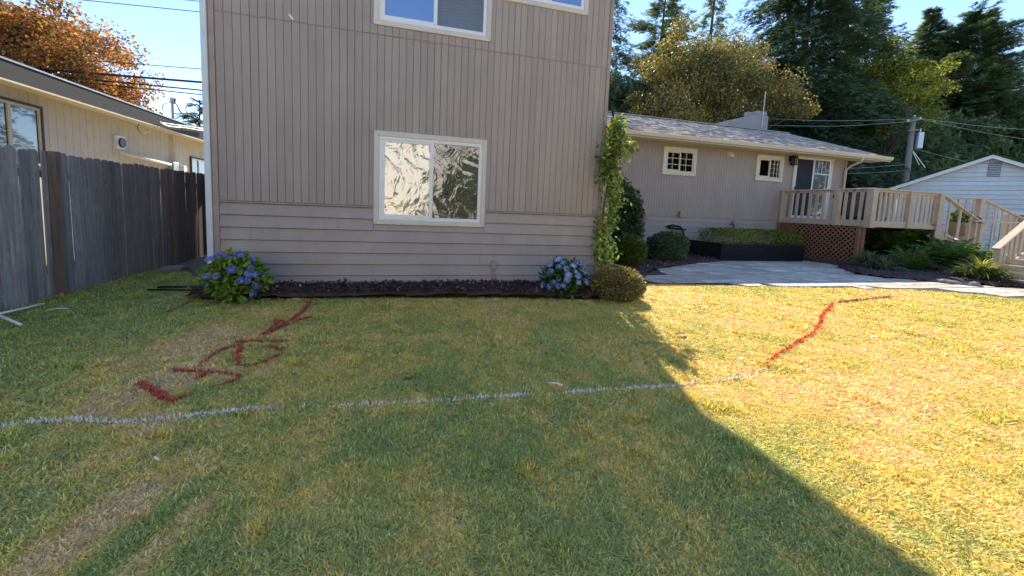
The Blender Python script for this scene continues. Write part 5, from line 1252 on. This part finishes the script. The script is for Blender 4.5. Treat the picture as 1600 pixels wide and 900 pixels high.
# lower dark trees filling in behind the garage
for (lab, px, py, Y, r, mt, sd_) in (
    ('dense dark evergreen behind the wing roof left of the utility pole', 1330, 215, 32, (6.5, 3.5, 6.0), m_fir, 91),
    ('dense dark green evergreen directly behind the utility pole', 1418, 232, 31.0, (7.0, 1.6, 4.4), m_fir3, 92),
    ('dense dark green evergreen behind the garage peak', 1520, 235, 32, (8.5, 2.5, 4.6), m_fir3, 93),
    ('low dark evergreen at the far right behind the garage', 1600, 240, 30, (7.0, 3.5, 4.4), m_fir3, 94),
    ('low dark evergreen mass behind the chimney', 1240, 210, 33, (6.5, 3.5, 5.0), m_fir, 95),
    ('low dark evergreen behind the wing roof next to the tall house corner', 965, 190, 30, (4.0, 3.0, 4.5), m_fir, 96)):
    p_ = zp(px, py, Y); t = thing('evergreen_tree', lab, 'tree', (p_[0], Y, 0)); cp, cd, rg = crown_pts(170, (p_[0], Y, p_[2]-r[2]*.25), r, sd_, .5, .18)
    per = 62; off = norm(rg.normal(size=(170, per, 3)))*(rg.random((170, per, 1))**.4)*1.35; P = (cp[:, None, :]+off).reshape(-1, 3); P = P[P[:, 2] > .3]; n_ = len(P)
    V, Fc = scatter(SPR, SPR_F, P, norm(rg.normal(size=(n_, 3))+np.array([0, 0, -.2])), norm(rg.normal(size=(n_, 3))*.6+np.array([0, 0, 1.0])), rg.uniform(.35, .85, n_))
    link('crown', npmesh('crown', V-np.array([p_[0], Y, 0]), Fc, mt), t)['kind'] = 'stuff'; tree_trunk(t, (p_[0], Y, 0), p_[2]+1, .25, [((p_[0], Y, q[2]*.6), tuple(q)) for q in cp[::6]])

# ------------------------------------------------------------------ utility pole and wires
PYY = 22.5; a = zp(1427, 184, PYY); b2 = zp(1415, 282, PYY)
up_ = thing('utility_pole', 'weathered wooden utility pole with a grey transformer behind the garage roof', 'utility pole', (b2[0], PYY, 0))
m_pole = wood('grey_pole_wood', (.34, .31, .28), (.20, .18, .16), 2, .9, .05)
MB().tube([(b2[0]-.1, PYY, 0), (b2[0], PYY, b2[2]), (a[0], PYY, a[2])], [.23, .21, .165], 12).build('pole', m_pole, up_, smooth=True)
q_ = zp(1432.5, 219, PYY); tr = MB().tube([(q_[0]+.05, PYY-.1, q_[2]-.65), (q_[0]+.05, PYY-.1, q_[2]+.55)], .26, 14).build('transformer', m_galv, up_, smooth=False)
MB().tube([(q_[0]+.05, PYY-.1, q_[2]+.55), (q_[0]+.05, PYY-.1, q_[2]+.85)], .06, 8).build('bushing', m_galv, tr)
def pz(x, y): return tuple(zp(x, y, PYY-.25))
MB().bar(pz(1417, 190), pz(1438, 186), .1, .12).build('crossarm', m_pole, up_); MB().bar(pz(1420, 204), pz(1434, 203), .1, .1).build('bracket_arm', m_pole, up_)
for x, y in ((1418, 188), (1437, 184), (1428, 181)): MB().tube([pz(x, y+2), pz(x, y-1)], .10, 8).build('insulator', m_galv, up_)
MB().bar(pz(1426, 236), pz(1445, 262), .06, .06).build('guy_brace', m_galv, up_); MB().bar(pz(1426, 238), pz(1436, 258), .05, .05).build('guy_brace', m_galv, up_)
WL = [((1150, 183), (1425, 186), 'topmost wire running left from the utility pole'), ((1200, 196), (1418, 190), 'second wire running left from the utility pole'), ((1240, 262), (1424, 256), 'upper of the two low wires below the wing eave corner'), ((1240, 268), (1424, 266), 'lowest wire between the wing eave and the pole'),
      ((1429, 184), (1660, 205), 'topmost wire running right from the utility pole'), ((1437, 186), (1660, 225), 'second wire running right from the utility pole'), ((1426, 232), (1660, 282), 'lower wire running right behind the garage peak')]
for (p0, p1, lab) in WL:
    A3, B3 = Vector(pz(*p0)), Vector(pz(*p1)); mid = (A3+B3)/2-Vector((0, 0, .18)); o = wire([A3, mid, B3], .012, 'power_line', None, m_galv); tag(o, lab, 'power line')
for (p0, p1, r_, lab) in (((100, -3), (345, 22), .018, 'thin topmost wire high in the sky at the left'), ((170, 97), (345, 110), .018, 'thin wire above the thick cable right of the orange maple'), ((170, 117), (345, 131), .050, 'thick dark cable right of the orange maple'),
                      ((170, 127), (345, 144), .032, 'cable just below the thick dark cable'), ((190, 135), (345, 151), .024, 'lowest thin cable right of the orange maple'), ((270, -2), (345, 5), .015, 'short wire at the top beside the house corner')):
    A3, B3 = Vector(zp(*p0, 22)), Vector(zp(*p1, 22)); o = wire([A3+(A3-B3)*.6, A3, B3, B3+(B3-A3)*1.0], r_, 'power_line', None, m_rubber); tag(o, lab, 'power line')

# ------------------------------------------------------------------ far side of the garden, added for window reflections and bounce light
bh = thing('cream_bounce_house', 'cream two-storey house added behind the viewer to bounce sun, reflected in the lower window', 'house', (-3, -9.5, 0))  # size and nearness chosen to bounce warm sun onto the shaded front
m_ch = painted('cream_house_paint', (.80, .76, .68), .6, .04, dirt=.05)
box(-15, 9, -17, -9.52, 0, 6.4).build('wall', m_ch, bh)
for i in range(30): MB().prism([(-9.52, .02+i*.21), (-9.49, .02+i*.21), (-9.505, .02+i*.21+.205), (-9.52, .02+i*.21+.205)], 0, -15, 9).build('clapboard', m_ch, bh)
MB().prism([(-8.9, 6.3), (-8.9, 6.45), (-13.2, 8.3), (-17.6, 6.45), (-17.6, 6.3)], 0, -15.5, 9.5).build('roof', m_shingle_dark, bh)
for wx in (-13, -8.5, -4, 2, 6.2):
    for wz in (.9, 3.9):
        f_ = box(wx-.75, wx+.75, -9.5, -9.44, wz, wz+1.4).build('window', m_vinyl, bh); box(wx-.67, wx-.03, -9.45, -9.43, wz+.08, wz+1.32).build('pane', m_glass_dark, f_); box(wx+.03, wx+.67, -9.45, -9.43, wz+.08, wz+1.32).build('pane', m_glass_dark, f_)
for i, (x, y, r, mt, nm, lab) in enumerate(((14, -10, (3.2, 2.6, 3.2), m_gb, 'broadleaf_tree', 'leafy green tree beside the cream house behind the viewer'), (29, -15, (6.5, 4.0, 5.6), m_yg, 'broadleaf_tree', 'yellow-green tree added behind the viewer to darken the wing window reflections'),
     (53, -20, (9.0, 5.0, 6.5), m_gb, 'broadleaf_tree', 'spreading green tree added far behind the viewer to block sky in the sliding door'), (3.4, -7.2, (1.5, 1.1, 1.6), m_fir3, 'broadleaf_tree', 'small dark tree in front of the cream house reflected in the right pane'))):  # two farther trees are added to keep bright sky out of the wing glass
    broadleaf(lab, x, y, .5, (x, y, r[2]*.95+.6), r, 90, 9000, .34, mt, 200+i, .30, nm)
